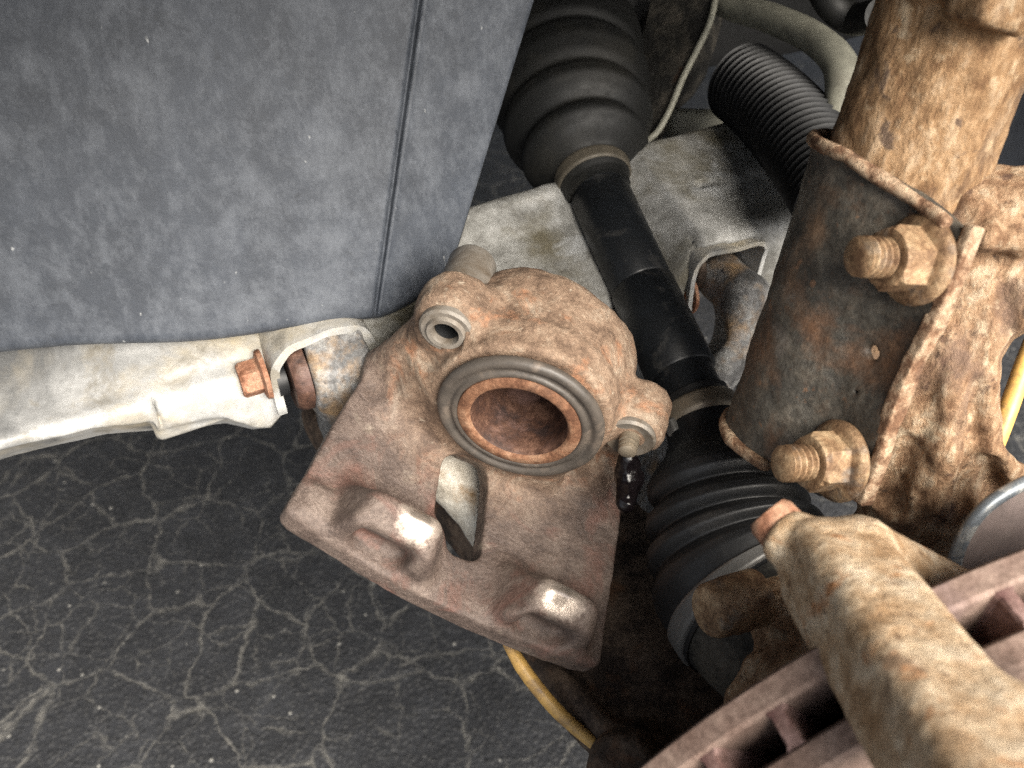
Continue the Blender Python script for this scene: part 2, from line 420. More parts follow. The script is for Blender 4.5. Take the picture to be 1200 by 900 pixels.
M['cast_tan'] = rust('rusty_cast_iron_tan', [(.22, (.17, .095, .05)), (.42, (.30, .18, .10)), (.6, (.37, .24, .14)), (.8, (.42, .31, .20))],
                     patch=(.36, .13, .05), patch_sc=55, patch_rng=(.58, .74), sc=70, speck=(.5, .44, .36), speck_sc=260, speck_rng=(.62, .70),
                     bs_str=.6, bdist=.001, layers=[((.20, .15, .11), 24, (.55, .75))])
M['rust_orange'] = rust('orange_rust', [(.1, (.20, .085, .045)), (.5, (.36, .175, .105)), (.9, (.47, .28, .18))], sc=120, patch=(.22, .12, .08), patch_sc=60,
                        patch_rng=(.55, .7), bs_str=.4)
M['piston_in'] = rust('piston_rust_shaded', [(.1, (.026, .012, .009)), (.5, (.068, .031, .019)), (.9, (.15, .082, .056))], sc=70, patch=(.15, .085, .07), patch_sc=45,
                      patch_rng=(.52, .66), fa=.5, bs_str=.5, rg=(.45, .75), spec=.5)  # dark rust, deepened further to stand for shade inside the piston bore
M['seal'] = plain('dust_boot_rubber', (.062, .053, .045), .5, var=.3, dust=(.125, .10, .08), dust_sc=70, dust_rng=(.5, .66))
M['piston_rim'] = rust('piston_rim_rust', [(.1, (.105, .046, .024)), (.5, (.205, .10, .055)), (.9, (.31, .185, .115))], sc=75, patch=(.12, .06, .035), patch_sc=45, fa=.6, bs_str=.5)
M['bushing'] = plain('grey_bushing', (.20, .18, .155), .5, metal=.2, dust=(.12, .095, .07), dust_sc=70, dust_rng=(.45, .65))
M['rubber'] = plain('black_rubber', (.010, .0105, .0115), .52, var=.2, bs_str=.2, spec=.5, dust=(.045, .043, .041), dust_sc=35, dust_rng=(.55, .85))
M['rubber_bellows'] = plain('bellows_rubber', (.005, .0053, .006), .42, var=.2, bs_str=.2, spec=.45)
M['rubber_dusty'] = plain('dusty_rubber', (.006, .0063, .006), .6, var=.3, dust=(.024, .022, .017), dust_sc=16, dust_rng=(.48, .8))
M['shaft'] = plain('painted_shaft', (.009, .0105, .0125), .42, var=.3, dust=(.055, .053, .05), dust_sc=60, dust_rng=(.56, .76), spec=.45)
M['clamp'] = plain('boot_clamp_steel', (.24, .20, .15), .45, metal=.5, var=.15, dust=(.12, .09, .06), dust_sc=60)
M['clamp_dull'] = plain('dull_clamp', (.095, .082, .062), .55, metal=.2, var=.2, dust=(.14, .12, .09), dust_sc=60)
M['steel_worn'] = plain('worn_steel', (.20, .195, .185), .45, metal=.5, var=.15)
M['strut'] = rust('strut_rust', [(.05, (.145, .078, .036)), (.4, (.245, .145, .071)), (.65, (.305, .192, .102)), (.95, (.39, .275, .17))],
                  patch=(.125, .085, .058), patch_sc=26, patch_rng=(.54, .68), sc=150, layers=[((.42, .33, .225), 60, (.60, .67)), ((.11, .07, .045), 75, (.60, .66))], streak=(wdir((.18, .888, .42)), .5), speck=(.40, .29, .18),
                  speck_sc=120, speck_rng=(.60, .70), bs_str=.8, bdist=.0012, bsc=300, fa=.55)
M['knuckle'] = rust('knuckle_rust', [(.05, (.18, .098, .052)), (.4, (.315, .192, .110)), (.65, (.40, .265, .160)), (.95, (.50, .385, .265))],
                    patch=(.18, .115, .080), patch_sc=30, patch_rng=(.54, .66), sc=150, layers=[((.48, .38, .26), 55, (.60, .67)), ((.13, .075, .05), 80, (.60, .66))], streak=(wdir((.18, .888, .42)), .55), bs_str=.9, bdist=.0015, bsc=280, fa=.55,
                    speck=(.09, .055, .035), speck_sc=150, speck_rng=(.62, .70))
M['bracket'] = rust('flaked_dark_paint', [(.05, (.036, .034, .029)), (.5, (.068, .062, .051)), (.95, (.115, .10, .08))], patch=(.125, .065, .034), patch_sc=22,
                    patch_rng=(.52, .66), sc=70, speck=(.17, .10, .06), speck_sc=190, speck_rng=(.63, .70), rg=(.38, .7), bs_str=.6, spec=.5,
                    layers=[((.13, .115, .10), 34, (.62, .70)), ((.15, .085, .045), 14, (.56, .68))])
M['edge_rust'] = rust('bare_edge_rust', [(.25, (.17, .09, .05)), (.5, (.33, .21, .13)), (.75, (.46, .34, .23))], sc=110, patch=(.12, .07, .045), patch_sc=50, bs_str=.8, bdist=.0012)
M['nut'] = rust('nut_rust', [(.1, (.13, .070, .034)), (.5, (.28, .175, .095)), (.9, (.42, .30, .18))], sc=90, patch=(.20, .17, .14), patch_sc=60, bs_str=.5, rg=(.45, .75), metal=.15, spec=.5)
M['carrier'] = rust('carrier_crust', [(.05, (.34, .215, .115)), (.35, (.46, .325, .20)), (.6, (.55, .42, .28)), (.95, (.64, .53, .39))],
                    patch=(.42, .20, .085), patch_sc=70, patch_rng=(.58, .68), sc=75, speck=(.19, .12, .07), speck_sc=260, speck_rng=(.61, .70), fa=.4,
                    bs_str=.8, bdist=.0011, bsc=380, layers=[((.24, .16, .10), 38, (.57, .66))])
M['disc'] = rust('disc_rim_rust', [(.05, (.125, .080, .062)), (.5, (.190, .130, .105)), (.95, (.255, .185, .15))], sc=60, patch=(.20, .14, .125), patch_sc=40, bs_str=.4)
M['vane'] = rust('disc_core_rust', [(.25, (.11, .055, .05)), (.5, (.19, .115, .10)), (.75, (.26, .17, .155))], sc=60, bs_str=.5)
M['arm'] = rust('control_arm_paint', [(.25, (.10, .10, .10)), (.5, (.20, .20, .20)), (.75, (.30, .30, .29))], patch=(.30, .20, .11), patch_sc=34, patch_rng=(.47, .62),
                sc=45, rg=(.4, .7), speck=(.03, .03, .035), speck_sc=120, speck_rng=(.64, .72), spec=.5)
M['arm_dark'] = rust('shaded_arm_rust', [(.25, (.035, .024, .018)), (.5, (.07, .048, .034)), (.75, (.12, .085, .06))], patch=(.12, .06, .03), patch_sc=40, sc=50)  # dark rust; on the arm plate its darkness also stands for shade
M['arm_web'] = rust('control_arm_pressing', [(.3, (.09, .085, .075)), (.5, (.18, .165, .14)), (.7, (.30, .28, .24))], patch=(.16, .09, .05), patch_sc=26,
                    patch_rng=(.5, .62), sc=36, rg=(.5, .75))
M['rib_pale'] = rust('pale_arm_rib', [(.1, (.30, .27, .22)), (.5, (.48, .44, .37)), (.9, (.60, .57, .50))], patch=(.30, .20, .11), patch_sc=30, sc=45, fa=.4)
M['yellow'] = plain('amber_plastic', (.56, .34, .10), .45, var=.2, dust=(.26, .16, .07), dust_sc=90, dust_rng=(.48, .66))
M['grease'] = plain('wet_black_grease', (.004, .003, .0035), .16, var=.1, bs_str=.35, bdist=.0006, bsc=420, spec=.3)
M['backplate'] = plain('backplate_brown', (.16, .125, .115), .7, dust=(.22, .18, .16))
M['backplate_rim'] = plain('backplate_rim', (.16, .18, .20), .4, metal=.4, dust=(.42, .42, .40), dust_sc=110, dust_rng=(.5, .62))
M['pale_bar'] = plain('dusty_bar', (.24, .235, .19), .55, dust=(.12, .11, .09), dust_sc=30)

# caliper casting: brown-grey bridge, warmer body, polished patches on the finger crests
def caliper_mat(shine, body_c, body_r):
    m, nt, bs, vec = new_mat('caliper_casting')
    geo = nt.nodes.new('ShaderNodeNewGeometry')
    def near(c, r0, r1):
        d = nt.nodes.new('ShaderNodeVectorMath'); d.operation = 'DISTANCE'; nt.links.new(geo.outputs['Position'], d.inputs[0])
        d.inputs[1].default_value = tuple(c)
        dn = math_(nt, 'ADD', d.outputs['Value'], math_(nt, 'MULTIPLY', math_(nt, 'SUBTRACT', nnoise(nt, vec, 130, 7, .7), .5), .016))
        return lvl(nt, dn, r0, r1, 1, 0)
    n1 = lvl(nt, nnoise(nt, vec, 55, 9, .7, .5), .35, .65)
    tan = ramp(nt, n1, [(.05, (.115, .072, .046)), (.4, (.205, .135, .090)), (.65, (.262, .182, .125)), (.95, (.35, .275, .205))])
    tan = mixc(nt, lvl(nt, nnoise(nt, vec, 52, 7, .65, .5), .55, .68), tan, (.33, .16, .085))
    tan = mixc(nt, lvl(nt, nnoise(nt, vec, 240, 5, .65), .62, .72), tan, (.40, .33, .25))
    gry = ramp(nt, n1, [(.05, (.078, .056, .047)), (.5, (.122, .090, .075)), (.95, (.175, .135, .113))])
    gry = mixc(nt, lvl(nt, nnoise(nt, vec, 30, 7, .62, .8), .54, .70), gry, (.155, .080, .062))
    gry = mixc(nt, lvl(nt, nnoise(nt, vec, 44, 7, .62, .4), .62, .72), gry, (.225, .185, .148))
    bm = near(body_c, body_r*.80, body_r*1.12)
    col = mixc(nt, bm, gry, tan)
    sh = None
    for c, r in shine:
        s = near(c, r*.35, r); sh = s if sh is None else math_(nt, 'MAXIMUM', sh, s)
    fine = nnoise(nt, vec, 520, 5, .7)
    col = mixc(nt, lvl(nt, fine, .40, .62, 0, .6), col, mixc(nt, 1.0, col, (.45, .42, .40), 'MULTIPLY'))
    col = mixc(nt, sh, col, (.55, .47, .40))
    nt.links.new(col, bs.inputs['Base Color'])
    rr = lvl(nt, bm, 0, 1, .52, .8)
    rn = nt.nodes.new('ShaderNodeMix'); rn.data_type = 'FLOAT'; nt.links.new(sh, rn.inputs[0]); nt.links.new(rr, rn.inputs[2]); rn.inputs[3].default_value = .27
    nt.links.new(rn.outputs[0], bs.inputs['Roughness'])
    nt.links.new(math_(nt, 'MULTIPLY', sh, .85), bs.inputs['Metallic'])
    bs.inputs['Specular IOR Level'].default_value = .5
    bump(nt, bs, math_(nt, 'ADD', nnoise(nt, vec, 330, 9, .78), math_(nt, 'MULTIPLY', n1, .6)), .75, .0010)
    bn_ = [n for n in nt.nodes if n.type == 'BUMP'][0]                   # bare worn metal is smoother than the crust
    nt.links.new(lvl(nt, sh, 0, 1, .75, .10), bn_.inputs['Strength'])
    return m

# ================================================================== SETTING
g = 40.0
ground = bpy.data.meshes.new('asphalt_ground')
ground.from_pydata([(-g, -g, 0), (g, -g, 0), (g, g, 0), (-g, g, 0)], [], [(0, 1, 2, 3)])
ground.materials.append(M['asphalt'])
go = bpy.data.objects.new('asphalt_ground', ground); scene.collection.objects.link(go)
tag(go, 'dark cracked asphalt ground with dusty alligator cracks', 'ground', kind='structure')

J = P(902, 715, .43)                       # outer CV joint, where the boot ends
HUB = J + LAT*.090                         # middle of the brake disc
HF = Frame(HUB, (LON, LAT, UP))
SF = Frame(P(370, 420, .47), (LON, LAT, UP))

# wheel arch liner: moulded plastic shell, its unseen roof extended outward to cut skylight
def liner():
    th = np.radians(np.linspace(-12, 152, 70)); ls = np.linspace(-430, 110, 28); V = []
    for side in (0, 1):
        for t in th:
            for l in ls:
                r = 520 + 4*math.sin(l*.03) + (3 if side else 0) + 3*math.sin(t*9)
                V.append(HF.c(r*math.cos(t), l, r*math.sin(t)))
    n, m = len(th), len(ls); F = []
    for side in (0, 1):
        o = side*n*m
        for i in range(n-1):
            for j in range(m-1):
                q = (o+i*m+j, o+i*m+j+1, o+(i+1)*m+j+1, o+(i+1)*m+j); F.append(q if side else q[::-1])
    rim = [i*m+m-1 for i in range(n)]
    F += [(rim[i], rim[i+1], rim[i+1]+n*m, rim[i]+n*m) for i in range(n-1)]
    o = mesh_obj('wheel_arch_liner', V, F, M['liner']); ROOTS.append(o)
    tag(o, 'grey plastic wheel arch liner behind the rusty strut at the right edge', 'liner')
liner()
def inner_wing():
    """upright body wall behind the wheel well, turned under as unseen floor added to shade the ground"""
    prof = [(-205, 700), (-205, 480), (-202, 320), (-212, 290), (-240, 274), (-300, 272), (-420, 272), (-448, 262), (-464, 235), (-470, 180), (-468, 130), (-476, 80), (-490, 62), (-520, 56), (-700, 58), (-1100, 52), (-2200, 56)]
    V = []; F = []; nx = 60; m = len(prof)
    for side in (0, 1):
        for i in range(nx):
            for (l, z) in prof:
                gx = -1500+3000*i/(nx-1)
                tl = min(1, max(0, (gx+110)/120)); tl = tl*tl*(3-2*tl)
                ll = -466+tl*(l+466) if z > 150 else l                  # unseen chassis leg added to shade the inner boot, clear of the shield
                V.append(HF.c(gx, ll+6*math.sin(gx*.021+1)-(4 if side else 0), z+(4 if side else 0)))
    for side in (0, 1):
        o = side*nx*m
        for i in range(nx-1):
            for k in range(m-1):
                q = (o+i*m+k, o+(i+1)*m+k, o+(i+1)*m+k+1, o+i*m+k+1); F.append(q if not side else q[::-1])
    o = mesh_obj('inner_body_panel', V, F, M['body_black']); ROOTS.append(o)
    tag(o, 'black body panel, extended to block light, at the back of the wheel well', 'body panel')
inner_wing()

# ================================================================== SPLASH SHIELD
def shield():
    a_main = np.concatenate([np.linspace(0, .96, 60), np.linspace(.965, .990, 8), [.9935, .9955, .997, .998, .999, 1.0]])
    a_fl = np.concatenate([[.006, .016, .03, .05], np.linspace(.08, 1, 22)])
    rows = np.concatenate([np.linspace(0, .96, 44), np.linspace(.968, 1, 7)])
    def yb(x): return 404 - 40*max(0, (x+100)/540)**1.6 - 3*math.sin(x*.02) - min(0, x+100)*.09
    V = []; cols = []
    for a in a_main: cols.append(('m', a))
    for a in a_fl: cols.append(('f', a))
    def pos(c, t):
        k, a = c
        if k == 'm':
            xt, xb = -560+a*(503+560), -560+a*(440+560)
            yt, ybm = -90, yb(xb)
            dt, db = .312+.100*a, .350+.114*a
        else:
            xt, xb = 503+a*(653-503), 440+a*(528-440)
            yt, ybm = -90, yb(440)-(a**1.35)*47
            dt, db = .412+.022*a, .464+.020*a
        px, py = xt+(xb-xt)*t, yt+(ybm-yt)*t
        d = dt+(db-dt)*t
        if k == 'm':
            d += -.0045*math.sin(math.pi*a)*math.sin(math.pi*t)
            e = (1-a)*1000
            d += .0034*math.exp(-(e/2.6)**2)
        else:
            e = a*100
            d += .0034*math.exp(-(e*.88/2.6)**2) - .0012*math.exp(-((e-5.5)/2.2)**2)
        return P(px, py, d)
    m = len(cols)
    nb = 6
    for c in cols:
        for t in rows: V.append(pos(c, t))
        e = pos(c, 1.0); u = nrm(e-pos(c, .99)); nn = nrm(np.cross(u, RT)); nn = nn if nn[2] < 0 else -nn
        for k in range(1, nb+1):                                   # bottom edge rolls away from us
            an = k/nb*math.pi*.75; r = .0055
            V.append(e+u*r*math.sin(an)+nn*r*(1-math.cos(an)))
    R = len(rows)+nb; F = []
    for i in range(m-1):
        for j in range(R-1): F.append((i*R+j, i*R+j+1, (i+1)*R+j+1, (i+1)*R+j))
    n0 = len(V)
    back = [v+np.array([0, .0, -.004]) for v in V]; V += back
    F += [tuple(x+n0 for x in f[::-1]) for f in list(F)]
    for j in range(R-1):
        a, b = (m-1)*R+j, (m-1)*R+j+1; F.append((a, b, b+n0, a+n0))
        a, b = j, j+1; F.append((b, a, a+n0, b+n0))
    for i in range(m-1):
        a, b = i*R, (i+1)*R; F.append((a, b, b+n0, a+n0)); a, b = i*R+R-1, (i+1)*R+R-1; F.append((b, a, a+n0, b+n0))
    o = mesh_obj('splash_shield', V, F, M['shield']); ROOTS.append(o)
    tag(o, 'large dusty grey plastic splash shield with a moulded groove, upper left', 'splash shield')
shield()

# ================================================================== SUBFRAME
sub = thing('subframe', 'pale dirty metal subframe rail running behind the brake caliper', 'subframe')
def rail_left(p):
    x, l, z = p
    top = 4+np.clip(-l, -20, 110)*.34+np.clip((-100-x)*.05, 0, 10)                               # upper face slopes up towards the car
    bl = -23 + 4*np.sin(x*.021)                                     # lower lip
    d = box((x, l, z), (-180, -50, -8), (160.5, 52, 60), 4)
    d = smax(d, z-top, 7)
    # the pressed outer skin ends in a wavy lip
    lip = np.interp(x, [-340, -150, -108, -84, -82, -60, -50, -38, -30, -22], [8, 3, -1, -8, -15, -17, -20, -34, -37, -30]).astype(np.float32)
    d = smax(d, lip-z-np.clip(-l-3, 0, 30)*1.2, 3)
    # shallow crease running along the skin, deeper pan round the bolt
    d = smin(d, cap(p, (-330, -3, 11), (-88, -3, 0), 4, 3.5), 5)
    d = smax(d, -box(p, (-52, 8, 12), (24, 16, 15), 8), 9)
    d = smin(d, box(p, (-58, -6, -12), (26, 4, 14), 3), 6)
    d = smax(d, -extr(poly2(x, z, [(-82.5, -60), (-81.2, -60), (-79.5, 4), (-81, 4)]), l, -6, 30), .6)
    return rough(d, p, [(24, 1.0), (9, .35)], 3)
sdf_obj('rail', rail_left, (-340, -110, -48), (-20, 14, 44), 2.0, M['galv'], sub, SF)
rim_px = [(776, 545), (790, 470), (800, 410), (807, 350), (815, 314), (824, 301), (838, 295), (866, 289), (889, 284), (896, 288), (893, 302), (886, 322), (881, 345), (879, 372)]
rim = np.array([SF.on(x, y, 1, 14) for x, y in rim_px])
mouth = [(q[0], q[2]) for q in rim]+[(rim[-1][0], rim[0][2])]
def rail_rear(p):
    x, l, z = p
    top = 8+np.clip(-l, -60, 120)*.26+np.clip((x-60)*.02, -2, 6)-20*np.clip((232-x)/22, 0, 1)*np.clip((x-40)/80, 0, 1)*np.clip((l+110)/60, 0, 1)
    d = box(p, (170, -24, -20), (152, 54, 70), 6)
    d = smax(d, l-12-np.clip((150-x)*.10, 0, 16), 10)
    d = smax(d, z-top, 10)
    d = smax(d, -62-z-np.clip((150-x)*.25, 0, 30), 4)
    d = smax(d, -extr(poly2(x, z, mouth)-2.0, l, -46, 60), 1)        # mouth of the rear bracket
    d = smax(d, -cap((x, l, z*0), (254, -30, 0), (266, -28, 0), 4.5), 1.0)       # slot in the upper face
    d = smin(d, cap(p, (240, -26, 12), (330, -36, 20), 4.5), 5)        # pressed rib
    d = smax(d, -cap(p, (222, -14, 16), (226, 2, 8), 3), 1.5)
    d = smin(d, cap(p, (100, -72, 8), (320, -72, 28), 3.5), 4)        # turned-up flange along the inner edge
    return rough(d, p, [(45, .9), (9, .25)], 9)
sdf_obj('rail', rail_rear, (18, -84, -96), (326, 34, 48), 1.7, M['galv_dirty'], sub, SF)
def bent_sheet(name, loc_pts, l0, l1, t, mat, parent, frame):
    """sheet bent along a path in the (0, 2) plane of a frame, running from l0 to l1"""
    q = smooth_path(np.array([(a[0], 0, a[2]) for a in loc_pts]), 80)[:, [0, 2]]
    T = np.gradient(q, axis=0); T /= np.linalg.norm(T, axis=1)[:, None]; N = np.stack([-T[:, 1], T[:, 0]], 1)
    V = []; F = []; n = len(q)
    for (o, l) in ((t/2, l1), (-t/2, l1), (-t/2, l0), (t/2, l0)):
        for k in range(n): V.append(frame.c(q[k, 0]+N[k, 0]*o, l+.5*math.sin(k*.5), q[k, 1]+N[k, 1]*o))
    for r in range(4):
        for k in range(n-1): F.append((r*n+k, r*n+k+1, ((r+1) % 4)*n+k+1, ((r+1) % 4)*n+k))
    F += [(0, n, 2*n, 3*n), (n-1, 4*n-1, 3*n-1, 2*n-1)]
    return mesh_obj(name, V, F, mat, parent, sharp=40)
bent_sheet('bushing_bracket', rim, -44, 16, 3.0, M['galv'], sub, SF)
bent_sheet('bushing_bracket', [(q_[0], 0, q_[1]) for q_ in ((-22.8, -24), (-23, -15), (-23, -6), (-21.5, 6), (-15, 14), (-4, 17.5), (10, 18.5), (20, 17), (26, 11), (28.5, 0), (28, -14))], -62, 7, 4.6, M['galv'], sub, SF)
# rusty bolt that pins the front bushing
bt = turned('flange_bolt', SF.c(-25.6, -2, -2), -LON, [(0, 0.0), (0, 13.0), (2.4, 12.6), (3.4, 10)], M['rust_orange'], sub, seg=40)
hexnut('bolt_head', SF.c(-28.6, -2, -2), -LON, 16.5, 10.5, M['rust_orange'], bt, rot=.35)
fb = SF.on(800, 342, 0, 224); turned('flange_bolt', SF.c(226, fb[1], fb[2]), -LON, [(0, 0.01), (0, 14.5), (1.8, 14.0), (2.6, 10.5), (7, 10), (7.5, 0.01)], M['rust_orange'], sub, seg=40)

# ================================================================== LOWER CONTROL ARM
arm = thing('control_arm', 'blue grey and rusty lower control arm bolted into the pale subframe', 'control arm')
def arm_eye(p):
    d = cyl(p, (-6, 0, -6), (24, 0, -6), 23, 3)
    d = smin(d, box(p, (11, 6, -32), (16, 17, 26), 8), 8)
    d = smax(d, -cyl(p, (-10, 0, -6), (-1, 0, -6), 17), 1)
    return rough(d, p, [(14, .7), (6, .3)], 12)
sdf_obj('front_leg', arm_eye, (-12, -30, -76), (50, 70, 24), 1.4, M['arm'], arm, SF)
turned('bushing', SF.c(-17.5, 0, -6), LON, [(2, 8), (2, 17), (4, 19.0), (6, 19.5), (10.5, 19.5), (11.5, 8)], M['piston_in'], arm)
turned('bushing_sleeve', SF.c(-22, 0, -6), LON, [(0, 5), (0, 9), (5, 9), (5, 5)], M['rubber'], arm)
pts = [Pm(852, 322, .565), Pm(872, 350, .56), Pm(846, 425, .555), Pm(790, 520, .56), Pm(770, 600, .56)]
def arm_rear(p):
    d = cap(p, pts[0]+[-2, 0, -10], pts[1], 15, 16)
    d = smin(d, cap(p, pts[1], pts[2], 14, 12), 8)
    d = smin(d, cap(p, pts[2], pts[3], 12, 20), 8)
    d = smin(d, cap(p, pts[3], pts[4], 20, 24), 8)
    d = smax(d, -cap(p, pts[0]+np.array([-22, -20, 8]), pts[1]+np.array([-27, -22, 8]), 14), 3)
    return rough(d, p, [(14, .8), (6, .3)], 14)
lo, hi = bounds(pts, 32)
sdf_obj('rear_leg', arm_rear, lo, hi, 1.7, M['arm'], arm)
turned('bushing', SF.c(237, -16, -24), LON, [(0, 8), (0, 17), (2, 18.5), (5, 18.5), (6, 17), (6, 8)], M['arm_dark'], arm)
ZA = -112
apx = [(350, 480), (374, 514), (450, 560), (515, 600), (556, 652), (598, 742), (650, 815), (705, 872), (790, 900), (900, 860), (900, 720), (800, 540), (750, 520), (700, 560), (610, 540), (480, 450), (420, 420)]
apl = [tuple(SF.on(x, y, 2, ZA)[:2]) for x, y in apx]
ab = np.array(apl)
def arm_web(p):
    x, l, z = p
    d2 = poly2(x, l, apl)
    d = extr(d2, z, ZA-24, ZA+1, 5)
    d = smin(d, extr(np.abs(d2+7)-5, z, ZA-20, ZA+6, 4), 6)              # raised bead round the pressing
    return rough(d, p, [(26, 1.4), (9, .6)], 15)
sdf_obj('arm_plate', arm_web, (ab[:, 0].min()-6, ab[:, 1].min()-6, ZA-30), (ab[:, 0].max()+6, ab[:, 1].max()+6, ZA+12), 2.0, M['arm_dark'], arm, SF)  # plate widened and kept dark to fill the shaded gap beside the boot

SLOT = Frame(P(610, 488, .42), ([.84558, -.48085, -.23190], [-.21985, -.70950, .66953], [.48648, .51516, .70565]))
stl = [SLOT.c(*SLOT.on(x_, y_, 2, -98))*1000 for x_, y_ in ((450, 470), (527, 545), (585, 615), (612, 700))]
def stiffener(p):
    d = smin(cap(p, stl[0], stl[1], 12, 17), cap(p, stl[1], stl[2], 17, 17), 6)
    d = smin(d, cap(p, stl[2], stl[3], 17, 12), 6)
    return rough(d, p, [(16, 1.0), (7, .5)], 17)
lo, hi = bounds(stl, 24)
sdf_obj('stiffening_rib', stiffener, lo, hi, 1.6, M['rib_pale'], arm)

bj = [Pm(742, 884, .445), Pm(728, 905, .418)]
sdf_obj('ball_joint', lambda p: rough(smin(cyl(p, bj[0], bj[1], 17, 5), cap(p, bj[0]+np.array([8, 2, -6]), bj[0]+np.array([40, 6, -30]), 16, 20), 8), p, [(10, .8), (4, .4)], 71), *bounds(bj+[bj[0]+np.array([40, 6, -30])], 30), 1.5, M['arm_dark'], arm)

# amber cords
pth = smooth_path([P(592, 748, .452), P(616, 788, .447), P(649, 829, .443), P(679, 857, .440), P(706, 879, .438)], 40)
o = sweep('yellow_cord', pth, np.interp(np.linspace(0, 1, len(pth)), [0, .2, .6, 1], [.0026, .0036, .0034, .003]), M['yellow'], seg=20); ROOTS.append(o)
tag(o, 'amber yellow cord curving out from under the lower edge of the caliper', 'cord')
pth = smooth_path([P(1250, 310, .42), P(1208, 408, .415), P(1190, 456, .415), P(1174, 500, .415), P(1150, 560, .42)], 30)
o = sweep('yellow_cord', pth, .0042, M['yellow'], seg=20); ROOTS.append(o)
tag(o, 'bright yellow cord behind the steering knuckle at the right edge', 'cord')

# ================================================================== BRAKE CALIPER
E1, E2, E3 = nrm([.84558, -.48085, -.23190]), nrm([-.21985, -.70950, .66953]), nrm([.48648, .51516, .70565])
KF = Frame(P(610, 488, .42), (E1, E2, E3))
kx = KF.on(525, 383, 1, -14)            # guide pin bores
kr = KF.on(738, 513, 1, -12)
cal = thing('brake_caliper', 'rusty single piston brake caliper lying open beside the driveshaft', 'brake caliper')
def caliper_body(p):
    u, v, w = p
    uc = u-8
    bow = w - 7.0*(uc/80)**2                                        # the bridge is bowed round the disc
    vend = 74 - 4*(uc/80)**2
    lft = np.interp(v, [-60, -30, 20, 75], [-52, -66, -70, -73]).astype(np.float32)
    rgt = np.interp(v, [-60, -35, 20, 75], [60, 84, 87, 88]).astype(np.float32)
    d2 = smax(smax(lft-u, u-rgt, 2), smax(v-vend, -46-v, 4), 3)
    br = extr(d2, bow, -64, -52, 1.4)
    # window through the bridge
    sl = box((u, v, w*0), (2, 18, 0), (13, 31, 9), 7, (np.array([.985, -.17, 0]), np.array([.17, .985, 0]), np.array([0, 0, 1.])))
    br = smax(br, -sl, 1.2)
    # two fingers rising at the outboard edge, crest, sloping face with a shallow dish and pit
    for (fu, fw) in ((-29, 27), (54, 25)):
        ax = (np.array([1, 0, 0.]), np.array([0, .88, -.475]), np.array([0, .475, .88]))
        f = box(p, (fu, 58.5, -44), (fw-np.clip((w+48)*.36, -2, 11), 13, 24), 5.5, ax)
        f = smax(f, v-vend+.5, 4)
        f = smax(f, -box(p, (fu-1, 74.5, -43), (13.5, 10.5, 19), 4, ax), 3.5)
        br = smin(br, f, 9)
        br = smax(br, -sph(p, (fu+3, 67, -40), 2.8), 1.2)
    br = smin(br, box(p, (-64, 62, -50), (6, 9, 8), 4), 7)            # small step outside the finger
    # cylinder housing
    h = cyl(p, (0, -60, -2), (0, -3, 0), 42, 13)
    h = smin(h, cyl(p, (0, -22, 0), (0, -2.5, 0), 42, 3), 3)
    h = smin(h, cap(p, (-14, -44, 4), (20, -50, 1), 29, 29), 10)
    d = smin(br, h, 16)
    # shoulders between housing and bridge
    d = smin(d, box(p, (-4, -24, -34), (48, 18, 24), 10), 14)
    # guide pin ears
    d = smin(d, cyl(p, (kx[0], -34, kx[2]), (kx[0], -14.5, kx[2]), 16, 4), 9)
    d = smin(d, cap(p, (kx[0]+3, -26, kx[2]), (-22, -30, 4), 13, 20), 10)
    d = smin(d, cap(p, (kx[0]-2, -26, kx[2]-6), (-58, -26, -46), 9, 10), 10)
    d = smin(d, cyl(p, (kr[0]+3, -40, kr[2]+2), (kr[0]+1, -14, kr[2]), 13.5, 4), 6)
    d = smin(d, cap(p, (kr[0]-1, -27, kr[2]), (26, -30, 0), 12, 20), 8)
    d = smin(d, cap(p, (kr[0]+3, -30, kr[2]-6), (62, -26, -44), 9, 12), 9)
    # bores
    d = smax(d, -cyl(p, (0, -60, 0), (0, 12, 0), 31), 1.0)
    d = smax(d, -cyl(p, (kx[0], -60, kx[2]), (kx[0], 6, kx[2]), 9.0), .8)
    # scar and pits in the casting
    d = smax(d, -cap(p, (-68, -32, -40), (-58, -22, -52), 1.4), .8)
    m = np.abs(d) < 6
    x, y, z = u[m], v[m], w[m]
    k = np.clip(1-(y+12)/16, .35, 1)                                  # the body is rougher than the bridge
    d[m] += k*(2.0*vnoise(x, y, z, 30, 2)+0.9*vnoise(x, y, z, 11, 3)+1.0*vnoise(x, y, z, 5, 4)+.5*vnoise(x, y, z, 2.8, 5))
    return d
cb_ = sdf_obj('body', caliper_body, (-82, -92, -72), (96, 80, 56), 1.15, M['cast_tan'], cal, KF)
def skin_point(o, px, py):
    """point of a mesh's skin that the photograph shows at a pixel"""
    v = np.empty(len(o.data.vertices)*3, np.float32); o.data.vertices.foreach_get('co', v); v = v.reshape(-1, 3)
    c = (v-np.array([0, 0, CAM_H])) @ M3
    e = np.hypot(600+c[:, 0]/-c[:, 2]*F_PX-px, 450-c[:, 1]/-c[:, 2]*F_PX-py)
    k = np.nonzero(e < 3)[0]; return v[k[np.argmax(c[k, 2])]]
M['caliper'] = caliper_mat([(skin_point(cb_, 496, 609), .0115), (skin_point(cb_, 660, 696), .0125)], W(KF.c(0, -45, 12)), .085)
cb_.data.materials[0] = M['caliper']
